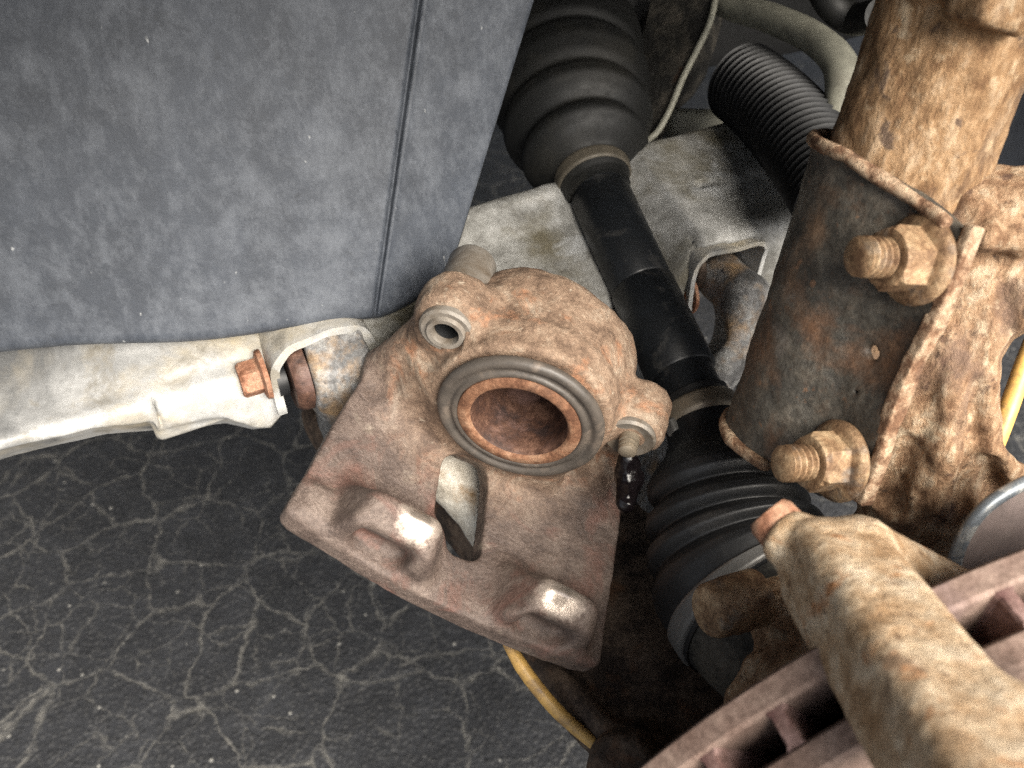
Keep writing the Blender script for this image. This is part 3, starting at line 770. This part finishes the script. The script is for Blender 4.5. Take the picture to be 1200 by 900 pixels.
# piston: hollow rusty cup
turned('piston', KF.c(0, 0, 0), E2, [(-54, 0.01), (-54, 20), (-50, 21.2), (-2, 21.6), (2.4, 22.0), (3.8, 22.6)],
       M['piston_in'], cal, seg=90, caps=False)
turned('piston_rim', KF.c(0, 0, 0), E2, [(3.8, 22.6), (5.0, 23.4), (5.4, 24.4), (5.0, 27.0), (4.2, 28.6), (1, 29.2), (-40, 29.2)], M['piston_rim'], cal, seg=90, caps=False)
sl = sdf_obj('dust_boot', lambda p: rough(smin(smin(
        np.abs(np.sqrt((np.sqrt(p[0]**2+p[2]**2)-36.0)**2+(p[1]-1.5)**2))-2.9,
        np.sqrt((np.sqrt(p[0]**2+p[2]**2)-32.6)**2+(p[1]-1.2)**2)-1.8, 1.2),
        np.sqrt((np.sqrt(p[0]**2+p[2]**2)-30.2)**2+(p[1]-2.6)**2)-1.9, .8), p, [(9, .35)], 8), (-42, -5, -42), (42, 8, 42), .9, M['seal'], cal, KF)
# guide pin sleeve in the left ear
bz = KF.c(kx[0], 0, kx[2])
turned('guide_bushing', bz, E2, [(-60, 5.5), (-60, 10.6), (-58, 11.6), (-36, 11.6), (-35, 8.6), (-14, 8.8), (-13.8, 12.8), (-11.2, 12.6), (-10.2, 11.4), (-10.4, 9.2), (-8.6, 8.4), (-8.8, 6.4), (-11, 5.9), (-40, 5.6), (-40, .01)],
       M['bushing'], cal, seg=48, caps=False)
turned('bore_shade', bz, E2, [(-36, 5.5), (-13, 5.7), (-12, 5.2), (-16, 4.6), (-34, 4.4), (-34.2, .01)], M['rubber'], cal, seg=32)  # black lining added so the deep hole looks unlit
# right ear: boot lip and slotted pin end
bq = KF.c(kr[0], 0, kr[2])
turned('guide_pin_boot', bq, E2, [(-20, 9), (-14, 12.2), (-11.8, 12.4), (-10.6, 11.2), (-11.2, 9.2), (-12.4, 6)], M['bushing'], cal, seg=40)
turned('guide_pin', bq, E2, [(-13, 4.8), (-8.5, 4.8), (-8.2, 3.8), (-7.4, 3.8), (-7.2, 4.5), (-5.8, 4.5), (-5.6, 3.8), (-4.9, 3.8), (-4.7, 4.4), (-3.2, 4.2), (-2.2, 2.8), (-2.0, 0.01)], M['clamp'], cal, seg=32)
sdf_obj('grease_smear', lambda p: rough(smin(cap(p, KF.on(735, 533, 1, -6), KF.on(737, 560, 0, 62), 4.2, 6.5), cap(p, KF.on(737, 560, 0, 62), KF.on(733, 590, 0, 63), 6.2, 4.5), 3), p, [(5, 1.0), (2.6, .5)], 4),
        *bounds([KF.on(735, 533, 1, -6), KF.on(737, 560, 0, 62), KF.on(733, 590, 0, 63)], 13), .7, M['grease'], cal, KF)

# ================================================================== DRIVESHAFT
ds = thing('driveshaft', 'black driveshaft with rubber boots crossing the scene diagonally', 'driveshaft')
A0, A1 = P(812, 468, .49), P(702, 226, .562)
SH = nrm(A0-A1)
sweep('shaft', [A1-SH*.03, A1, (A0+A1)/2, A0+SH*.02, A0+SH*.05], .0172, M['shaft'], ds, seg=56)
def tape(s0, s1, r0, r1):
    return sweep('shaft_sleeve', [A1+SH*s0, A1+SH*(s0+.001), A1+SH*(s1-.001), A1+SH*s1], [r0, r0+.0008, r1+.0008, r1], M['shaft'], ds, seg=56)
tape(.002, .0745, .0178, .0174); tape(.0747, .135, .0180, .0186)
path = bez(A0, A0+SH*.045, J-LAT*.04, J, 400); Lp = plen(path)
kn = [(0, 19.2), (.03, 19.4), (.04, 20.2), (.10, 20.3), (.12, 19.6), (.20, 21), (.27, 25), (.33, 32), (.385, 36.2), (.43, 36.6), (.458, 34.5), (.475, 31.5), (.49, 33.5), (.53, 40.0), (.575, 41.6), (.60, 39), (.613, 36), (.628, 38),
      (.66, 43.6), (.70, 44.6), (.722, 42), (.735, 39.5), (.752, 42), (.79, 46.4), (.83, 47.2), (.87, 46.6), (.90, 46.0), (1.0, 45.5)]
s = np.linspace(0, 1, 330); ra = np.interp(s, [k[0] for k in kn], [k[1] for k in kn])
ra = np.convolve(np.pad(ra, 3, 'edge'), np.ones(7)/7, 'valid')
sweep('outer_boot', resample(path, s*Lp), ra/1000, M['rubber'], ds, seg=96)
def band(name, s0, s1, dr, mat, pth, Ltot, rr):
    q = np.linspace(s0, s1, 8); r = np.interp(q, s, rr)/1000+dr; r = r.copy(); r[[0, -1]] -= dr*.9
    return sweep(name, resample(pth, q*Ltot), r, mat, ds, seg=72)
band('boot_clamp', .035, .125, .0011, M['clamp'], path, Lp, ra)
band('boot_clamp', .905, .985, .0016, M['steel_worn'], path, Lp, ra)
tn = nrm(A0+SH*.0001-A0)
cl0 = resample(path, np.array([.08])*Lp)[0]
sideN = nrm(np.cross(SH, [0, 0, 1.]));  sideN = sideN if sideN[0] < 0 else -sideN
def ear(p): return extr(np.abs(box((p[0], p[1], p[2]*0), (0, 0, 0), (3.2, 1.8, 9), 1.2))-.5, p[2], -3.6, 3.6, .3)
sdf_obj('clamp_crimp', ear, (-6, -5, -6), (6, 5, 6), .45, M['steel_worn'], ds, Frame(cl0+nrm(sideN*.8+np.array([0, 0, .6]))*.0222, (np.cross(SH, nrm(sideN*.8+np.array([0, 0, .6]))), nrm(sideN*.8+np.array([0, 0, .6])), SH)))
turned('joint_cup', J-LAT*.004, LAT, [(0, 43.5), (3, 45), (5, 44), (16, 43), (34, 38), (42, 26)], M['dark_metal'], ds, seg=72)
# inner boot and joint housing
I1 = P(655, 45, .64)
pin = bez(A1, A1-SH*.04, I1+nrm(A1-I1)*.05, I1+(I1-A1)*.35, 300); Li = plen(pin)
ki = [(0, 20.0), (.03, 21), (.035, 22.5), (.085, 23.5), (.095, 26), (.12, 34), (.155, 40), (.18, 40.5), (.195, 38), (.21, 36.5), (.235, 42), (.275, 48), (.31, 48.5), (.33, 45.5), (.345, 43.5), (.375, 48), (.43, 52.5), (.48, 53), (.505, 50), (.52, 47.5), (.55, 52), (.62, 55), (.7, 55), (.74, 51), (1, 52)]
rai = np.interp(s, [k[0] for k in ki], [k[1] for k in ki]); rai = np.convolve(np.pad(rai, 3, 'edge'), np.ones(7)/7, 'valid')
sweep('inner_boot', resample(pin, s*Li), rai/1000, M['rubber_dusty'], ds, seg=96)
band('boot_clamp', .04, .082, .0010, M['clamp_dull'], pin, Li, rai)

# ================================================================== STRUT
st = thing('suspension_strut', 'rusty suspension strut tube with dark bolted lower bracket', 'strut')
SS = nrm([.18, .888, .42]); BA = np.array([-.93, -.15, .33]); BA = nrm(BA-SS*(BA@SS)); QA = np.cross(SS, BA)
TF = Frame(P(1095, 100, .345), (BA, QA, SS))
def tube(p):
    d = cyl(p, (0, 0, -150), (0, 0, 150), 30.0, 1)
    b = np.arctan2(p[1], p[0])
    ring = cyl(p, (0, 0, 27), (0, 0, 48), 35, 3)                      # clamp band and crusted lumps near the top
    d = smin(d, ring, 4)
    d = smin(d, box(p, (20, 30, 34), (12, 10, 12), 4), 5)
    d = smin(d, cap(p, (-20, 28, 34), (-36, 18, 40), 8, 7), 6)
    return rough(d, p, [(26, 1.2), (9, .8), (4, .45)], 21)
sdf_obj('damper_tube', tube, (-46, -40, -150), (40, 46, 110), 1.5, M['strut'], st, TF)
FB = 20.0                                                            # flange half spacing
n1 = TF.on(1078, 305, 0, FB+2.5); n2 = TF.on(985, 540, 0, FB+2.5)
e_top = TF.on(1108, 250, 0, FB+2.5); e_bot = TF.on(1008, 585, 0, FB+2.5)
QE = max(e_top[1], n1[1]+13, n2[1]+11)
ZT, ZB = n1[2]+27, n2[2]-20
def u2(x, y):
    c = np.sqrt((x+3)**2+(y+1)**2)-34
    b_ = box((x, y, x*0), (0, 30, 0), (FB, 40, 9), 4)
    return smin(c, b_, 14)
def bracket(p):
    x, y, z = p
    d2 = u2(x, y)
    fl = np.clip((z-(ZT-9))/9, 0, 1)**2*4.5 + np.clip((ZB+7-z)/9, 0, 1)**2*4.0
    fl = fl*np.clip((14-y)/20, 0, 1)
    sh = np.abs(d2-fl)-2.6
    zt = ZT - np.clip((y-5), 0, 60)*.25
    d = extr(sh, z, ZB, ZT, 1.4)
    d = smax(d, z-zt, 1.5)
    edge = QE - 6*np.clip((n1[2]-14-z)/60, 0, 1)*np.clip((z-(n2[2]+12))/30, 0, 1)
    d = smax(d, y-edge, 1.4)
    d = smax(d, np.minimum(y-4, -x), 2)                               # the rear cheek ends behind the knuckle
    d = smax(d, (y-(QE-12))*.7+(ZB+12-z)*.7-6, 2)
    for (px, py) in ((1021, 412), (1005, 460)):
        c = TF.on(px, py, 0, FB+2.5); d = smax(d, -cyl(p, (FB-8, c[1], c[2]), (FB+9, c[1], c[2]), 1.7), .4)
    # pressed ridge down the side
    d = smin(d, cap(p, (FB+1.8, 2, ZB+20), (FB+1.8, 2, ZT-30), 2.5), 3)
    return rough(d, p, [(20, 1.0), (8, .5), (3.6, .25)], 23)
sdf_obj('bracket', bracket, (-46, -48, ZB-6), (50, QE+4, ZT+6), 1.15, M['bracket'], st, TF)
# rusted raw edges of the bracket plate: outer edge and the turned lips
def edge_strip(p):
    x, y, z = p
    edge = QE - 6*np.clip((n1[2]-14-z)/60, 0, 1)*np.clip((z-(n2[2]+12))/30, 0, 1)
    d = extr(np.maximum(np.abs(x-FB)-3.3, np.abs(y-edge-1.0)-2.6), z, ZB+10, ZT-9, .8)
    return rough(d, p, [(14, .5), (5, .35)], 25)
sdf_obj('plate_edge', edge_strip, (8, QE-16, ZB-2), (28, QE+8, ZT+2), .95, M['edge_rust'], st, TF)
def lip_top(p):
    x, y, z = p
    d = np.sqrt((u2(x, y)-4.0)**2+(z-ZT+1.0+np.clip((y-5), 0, 60)*.25)**2)-2.6
    return rough(smax(d, y-QE+6, 1.5), p, [(14, .5), (5, .25)], 27)
def lip_low(p):
    x, y, z = p
    d = np.sqrt((u2(x, y)-3.5)**2+(z-ZB-1.0)**2)-2.6
    return rough(smax(d, y-16, 1.5), p, [(14, .6), (5, .4)], 27)
sdf_obj('turned_lip', lip_top, (-52, -54, ZT-30), (54, QE+2, ZT+8), 1.2, M['edge_rust'], st, TF)
sdf_obj('turned_lip', lip_low, (-52, -54, ZB-8), (54, 20, ZB+10), 1.2, M['edge_rust'], st, TF)
for k, (c, lt) in enumerate(((n1, 21), (n2, 22))):
    w_ = turned('washer', TF.c(FB+3.2, c[1], c[2]), BA, [(0, .01), (0, 16), (1.6, 16.2), (2.8, 15.2), (4.0, 13.5), (4.0, .01)], M['nut'], st, seg=44)
    hexnut('nut', TF.c(FB+7.0, c[1], c[2]), BA, 21, 12, M['nut'], w_, rot=.2+.3*k, ch=2.0)
    thread(TF.c(FB+19.5, c[1], c[2]), BA, 7.2, 12.0, 2.8, 'bolt_thread', M['nut'], w_)

# ================================================================== STEERING KNUCKLE
kk = thing('steering_knuckle', 'heavily rusted steering knuckle clamped in the strut bracket, right side', 'steering knuckle')
K = dict(a=Pm(1158, 262, .350), b=Pm(1148, 420, .375), c=Pm(1108, 560, .402), d=Pm(1055, 650, .420), e=Pm(1215, 620, .40), f=Pm(1215, 280, .352), g_=Pm(1190, 400, .37), h=Pm(980, 690, .42))
def hit(fn, px, py, d0=.22, d1=.62):
    """depth at which the ray through a pixel first meets a solid"""
    dd = np.linspace(d0, d1, 1600); q = np.array([Pm(px, py, k) for k in dd])
    v = fn((q[:, 0], q[:, 1], q[:, 2])); k = np.nonzero(v < 0)[0]
    return dd[k[0]] if len(k) else d1
def carve_path(fn, pts): return [Pm(x, y, hit(fn, x, y)) for x, y in pts]
def knuckle(p):
    d = knuckle_base(p)
    for path, r, k in KG:
        for i in range(len(path)-1): d = smax(d, -cap(p, path[i], path[i+1], r[i], r[i+1]), k)
    for path, r, k in KR:
        for i in range(len(path)-1): d = smin(d, cap(p, path[i], path[i+1], r[i], r[i+1]), k)
    for (x, y, r) in ((1226, 430, 13), (1220, 470, 12), (1216, 510, 10)): d = smax(d, -cap(p, Pm(x, y, .28), Pm(x, y, .5), r, r*1.7), 4)
    return rough(d, p, [(24, 1.3), (9, .9), (4.5, .6), (3.2, .35)], 31)
def knuckle_base(p):
    d = cap(p, K['a'], K['b'], 21, 26)
    d = smin(d, cap(p, K['f'], K['g_'], 24, 22), 14)
    d = smin(d, cap(p, K['g_'], K['c'], 22, 24), 14)
    d = smin(d, cap(p, K['b'], K['c'], 26, 28), 10)
    d = smin(d, cap(p, Pm(1120, 330, .385), Pm(1075, 540, .415), 22, 24), 12)
    d = smin(d, cap(p, Pm(1182, 300, .362), Pm(1168, 450, .39), 25, 25), 12)
    d = smin(d, cap(p, Pm(1100, 400, .372), Pm(1068, 550, .398), 24, 26), 12)
    d = smin(d, cap(p, K['c'], K['d'], 24, 24), 12)
    d = smin(d, cap(p, K['c'], K['e'], 17, 14), 12)
    d = smin(d, cap(p, K['d'], K['h'], 20, 16), 12)
    a = Pm(1110, 275, .345); b = a-BA*60
    d = smin(d, cyl(p, a, b, 16, 3), 6)                                  # bolt boss
    hb = J*1000+LAT*26
    d = smin(d, cyl(p, hb, hb+LAT*30, 47, 4), 10)
    d = smax(d, -cyl(p, hb-LAT*6, hb+LAT*20, 41), 2)
    d = smin(d, cap(p, Pm(940, 700, .40), Pm(905, 720, .385), 13, 12), 10)
    d = smax(d, -cyl(p, Pm(880, 738, .385), Pm(862, 752, .37), 9), 2)
    return d
KG = [(carve_path(knuckle_base, [(1143, 450), (1138, 520), (1130, 590)]), [2, 4, 6], 4),
      (carve_path(knuckle_base, [(1158, 545), (1172, 605)]), [5, 8], 4),
      (carve_path(knuckle_base, [(1066, 520), (1042, 590)]), [3, 7], 4),
      (carve_path(knuckle_base, [(1128, 306), (1165, 312), (1205, 318)]), [3, 3.5, 3.5], 4),
      (carve_path(knuckle_base, [(1180, 340), (1184, 385)]), [2, 3], 3)]
KR = [(carve_path(knuckle_base, [(1116, 440), (1108, 520), (1098, 590)]), [3, 4, 4], 6),
      (carve_path(knuckle_base, [(1120, 272), (1160, 278), (1205, 284)]), [4, 4.5, 4], 5)]
lo, hi = bounds(list(K.values())+[J*1000, J*1000+LAT*60], 52)
hi[0] = min(hi[0], 260)
sdf_obj('casting', knuckle, lo, hi, 1.6, M['knuckle'], kk)
ca, cb = P(886, 700, .380), P(812, 722, .366)
turned('carrier_bolt', ca, cb-ca, [(0, 12.0), (14, 12.0), (16, 11.6), (23, 11.2), (25, 10.0), (26, 7), (26, .01)], M['nut'], kk, seg=40)

# ================================================================== BRAKE DISC
disc = thing('brake_disc', 'rusty vented brake disc edge with cooling vanes, bottom right', 'brake disc')
DL = nrm(.3387*RT+.9409*BK-.0587*UP); DG = nrm(np.cross(UP, DL)); DG = DG if DG[0] > 0 else -DG; DU = np.cross(DG, DL); DU = DU if DU @ UP > 0 else -DU
HUB = HUB+LON*-.0044+UP*.0010+LAT*.0015
RD = 150.0
def ring_part(name, l0, l1):
    prof = [(l0, 72), (l0, RD-1.5), (l0+1.2, RD), (l1-1.2, RD), (l1, RD-1.5), (l1, 72), (l0, 72)]
    return turned(name, HUB, DL, prof, M['disc'], disc, seg=220, caps=False)
T0_ = -14.0
ring_part('inboard_ring', T0_, T0_+9.0); ring_part('outboard_ring', T0_+20.5, T0_+29.5)
turned('hat', HUB, DL, [(T0_-4, 30), (T0_-4, 60), (T0_-2, 62), (T0_+24, 66), (T0_+29.4, 73), (T0_+52, 72), (T0_+54, 70), (T0_+54, 30)], M['disc'], disc, seg=90, caps=False)
NV = 38
vm_ = None
Hw = W(HUB); Lw, Gw, Uw = [Vector(tuple(np.asarray(a) @ M3.T)) for a in (DL, DG, DU)]
for k in range(NV):
    if vm_ is None:
        me = bpy.data.meshes.new('vane'); V = []; th_ = 2.6
        rs = [74, 95, 115, 135, RD-2.6, RD-1.2]
        for i, r in enumerate(rs):
            tt = th_*(.75 if i == len(rs)-1 else 1); ex = 1.6*(0 if i < 4 else 0)
            for (y, z) in ((-tt-1.2, T0_+8.6), (-tt, T0_+10.6), (-tt, T0_+19), (-tt-1.2, T0_+20.9), (tt+1.2, T0_+20.9), (tt, T0_+19), (tt, T0_+10.6), (tt+1.2, T0_+8.6)): V.append((r/1000, y/1000, z/1000))
        F = [(i*8+j, i*8+(j+1) % 8, (i+1)*8+(j+1) % 8, (i+1)*8+j) for i in range(len(rs)-1) for j in range(8)]
        F += [tuple(range(8))[::-1], tuple(range((len(rs)-1)*8, len(rs)*8))]
        me.from_pydata(V, [], F); me.materials.append(M['vane']); vm_ = me; me.validate()
    o = bpy.data.objects.new('vane', vm_); scene.collection.objects.link(o); o.parent = disc; o['_fixed'] = 1
    a = 2*math.pi*(k+.30)/NV
    X = Gw*math.cos(a)+Uw*math.sin(a); Z = Lw; Y = Z.cross(X)
    mt = Matrix.Translation(Vector(Hw)) @ Matrix((X, Y, Z)).transposed().to_4x4()
    o.matrix_basis = mt

# ================================================================== DUST SHIELD
dsd = thing('disc_backing_plate', 'dull brown backing plate with a bright rolled rim beside the disc', 'backing plate')
DF = Frame(P(1180, 625, .345), (nrm([.93, .12, -.30]), nrm([-.02, .78, .40]), np.cross(nrm([.93, .12, -.30]), nrm([-.02, .78, .40]))))
arc = [(1112, 700), (1116, 676), (1124, 648), (1140, 618), (1160, 595), (1185, 577), (1215, 562), (1260, 548)]
ap = [DF.on(x, y, 2, 0) for x, y in arc]
pl = [(q[0], q[1]) for q in ap]+[(ap[-1][0], ap[0][1]-30), (ap[0][0], ap[0][1]-30)]
bb = np.array(pl)
sdf_obj('plate', lambda p: rough(extr(poly2(p[0], p[1], pl), p[2]+.0016*(p[0]-bb[:, 0].mean())**2, -2.2, 0, .5), p, [(16, .6)], 41),
        (bb[:, 0].min()-4, bb[:, 1].min()-4, -14), (bb[:, 0].max()+4, bb[:, 1].max()+4, 6), 1.0, M['backplate'], dsd, DF)
rp = smooth_path([DF.c(q[0], q[1], -.0016*(q[0]-bb[:, 0].mean())**2-.6) for q in ap], 70)
sweep('rolled_rim', rp, .0026, M['backplate_rim'], dsd, seg=18)

# ================================================================== CALIPER CARRIER
cc = thing('caliper_carrier', 'crusty pale tan caliper carrier bracket straddling the brake disc, closest', 'caliper carrier')
B0, B1 = Pm(968, 655, .281), Pm(1098, 850, .213)
bd = nrm(B1-B0); vw = nrm(np.array([-.40, .28, .87])); bw = nrm(np.cross(bd, vw)); bn = np.cross(bw, bd)
bf, bg = nrm(bn*.64+bw*.77), nrm(bn*.77-bw*.64)
def carrier(p):
    c = (B0+B1)/2; L_ = np.linalg.norm(B1-B0)/2
    d = box(p, c+bd*12-bn*11, (15.2, L_+28, 16.2), 7.5, (bf, bd, bg))
    # shoulder that curves towards us at the outboard end and runs on to the right
    d = smin(d, cap(p, Pm(1130, 880, .212)-bn*9, Pm(1260, 860, .222), 14, 14), 9)
    # inboard arm, sloping away to the right behind the disc
    d = smin(d, cap(p, Pm(1010, 652, .296), Pm(1115, 700, .316), 12, 11), 7)
    d = smin(d, cap(p, Pm(938, 640, .300), Pm(1000, 660, .300), 10, 11), 7)
    d = smin(d, cyl(p, Pm(930, 636, .297), Pm(912, 622, .301), 9.0, 3), 3)
    return rough(d, p, [(24, .45), (7, .12), (3.0, .28)], 51)
lo, hi = bounds([B0, B1+bd*10, Pm(1230, 860, .236), Pm(912, 622, .300), Pm(1115, 700, .316)], 34)
hi[0] = min(hi[0], 160); lo[1] = max(lo[1], -140)
sdf_obj('bridge', carrier, lo, hi, 1.1, M['carrier'], cc)
ta, tb = P(934, 640, .300), P(904, 606, .304)
turned('locating_lug', ta, tb-ta, [(0, 8.5), (7, 8.5), (12, 8.2), (14, 7), (14.4, 4), (14.4, .01)], M['rust_orange'], cc, seg=30)

# ================================================================== STEERING RACK BELLOWS
rb = thing('steering_rack_bellows', 'black ribbed steering rack bellows in the shadow left of the strut', 'bellows')
q0, q1 = P(868, 96, .60), P(985, 240, .50)
pb = bez(q0, q0+(q1-q0)*.35+np.array([.008, .006, 0]), q0+(q1-q0)*.7+np.array([.006, .002, 0]), q1, 260); Lb = plen(pb)
sb = np.linspace(0, 1, 27*18+1); NR = 27
ph = (sb*NR) % 1
rr = np.interp(sb, [0, .5, 1], [23.5, 24, 22])-2.6+5.2*np.clip(1-np.abs(ph-.5)/.30, 0, 1)**.7
sweep('bellows', resample(pb, sb*Lb), rr/1000, M['rubber_bellows'], rb, seg=72)
sweep('tie_rod', [q1-(q1-q0)*.05, q1, q1+(q1-q0)*.25, q1+(q1-q0)*.5], .008, M['dark_metal'], rb, seg=24)

# ================================================================== ANTI-ROLL BAR, STAY, GEARBOX
pth = smooth_path([P(770, -60, .66), P(838, -2, .62), P(905, 22, .58), P(955, 46, .555), P(985, 78, .54), P(985, 120, .535), P(970, 172, .535), P(955, 240, .54)], 120)
o = sweep('anti_roll_bar', pth, np.interp(np.linspace(0, 1, len(pth)), [0, .45, .62, .8, 1], [.0085, .0095, .0105, .0085, .007]), M['pale_bar'], seg=32); ROOTS.append(o)
tag(o, 'dusty pale anti-roll bar bending down behind the top of the strut', 'anti-roll bar')

gb = thing('gearbox_bracket', 'dark grimy gearbox bracket with a thin raised seam beside the inner boot', 'bracket')
gp_ = [Pm(835, 10, .66), Pm(800, 90, .64), Pm(768, 150, .62), Pm(752, 190, .61)]
seam = smooth_path([P(842, -20, .60), P(832, 25, .60), P(815, 62, .60), P(800, 92, .60), P(785, 128, .60), P(772, 152, .60), P(757, 170, .60), P(749, 205, .60)], 90)
def ribbon(name, path, off, t, mat, parent):
    """thin plate standing on a path and reaching off from it"""
    n = len(path); T = np.gradient(path, axis=0); V = []; F = []
    N = np.array([nrm(np.cross(x, off)) for x in T])*t/2
    for (o, s_) in ((0, 1), (1, 1), (1, -1), (0, -1)):
        for k in range(n): V.append(path[k]+np.asarray(off)*o+N[k]*s_)
    for r in range(4):
        for k in range(n-1): F.append((r*n+k, r*n+k+1, ((r+1) % 4)*n+k+1, ((r+1) % 4)*n+k))
    F += [(0, n, 2*n, 3*n), (n-1, 4*n-1, 3*n-1, 2*n-1)]
    return mesh_obj(name, V, F, mat, parent, sharp=40)
ribbon('web', seam+np.array([0, 0, -.0015]), (-.038, .004, -.030), .003, M['dark_metal'], gb)
sweep('seam', seam, .0022, M['pale_bar'], gb, seg=14, flat=((.5, -.1, 1), 1.0))
def gearbox(p):
    d = cap(p, Pm(790, -30, .70), Pm(770, 70, .69), 46, 38)
    d = smin(d, cap(p, Pm(765, 95, .66), Pm(755, 160, .645), 20, 14), 12)
    d = smin(d, cyl(p, Pm(775, 80, .665), Pm(772, 108, .62), 15, 4), 4)
    return rough(d, p, [(20, 1.6), (8, .7)], 61)
lo, hi = bounds([Pm(790, -30, .70), Pm(770, 70, .69), Pm(765, 95, .66), Pm(755, 160, .645)], 52)
sdf_obj('casing', gearbox, lo, hi, 2.4, M['dark_metal'], gb)
turned('plug', P(776, 90, .635), nrm([-.1, -.3, 1]), [(0, 13), (10, 13), (13, 11), (13, .01)], M['arm_dark'], gb, seg=30)
o = sdf_obj('heat_shield', lambda p: rough(smin(box(p, Pm(835, 165, .66), (34, 22, 10), 8), box(p, Pm(815, 195, .655), (30, 10, 20), 6), 12), p, [(20, 1.5)], 66),
            *bounds([Pm(835, 165, .66)], 56), 2.2, M['pale_bar']); ROOTS.append(o)
tag(o, 'small grey shaped plate above the subframe, right of the inner boot', 'plate')
# dark hose and bracket at the very top
pth = smooth_path([P(955, -30, .50), P(975, 5, .50), P(1000, 22, .50), P(1030, 18, .48)], 40)
o = sweep('brake_hose', pth, .0085, M['rubber_dusty'], seg=24); ROOTS.append(o)
tag(o, 'dark brake hose crossing above the anti-roll bar at the top edge', 'hose')

settle()
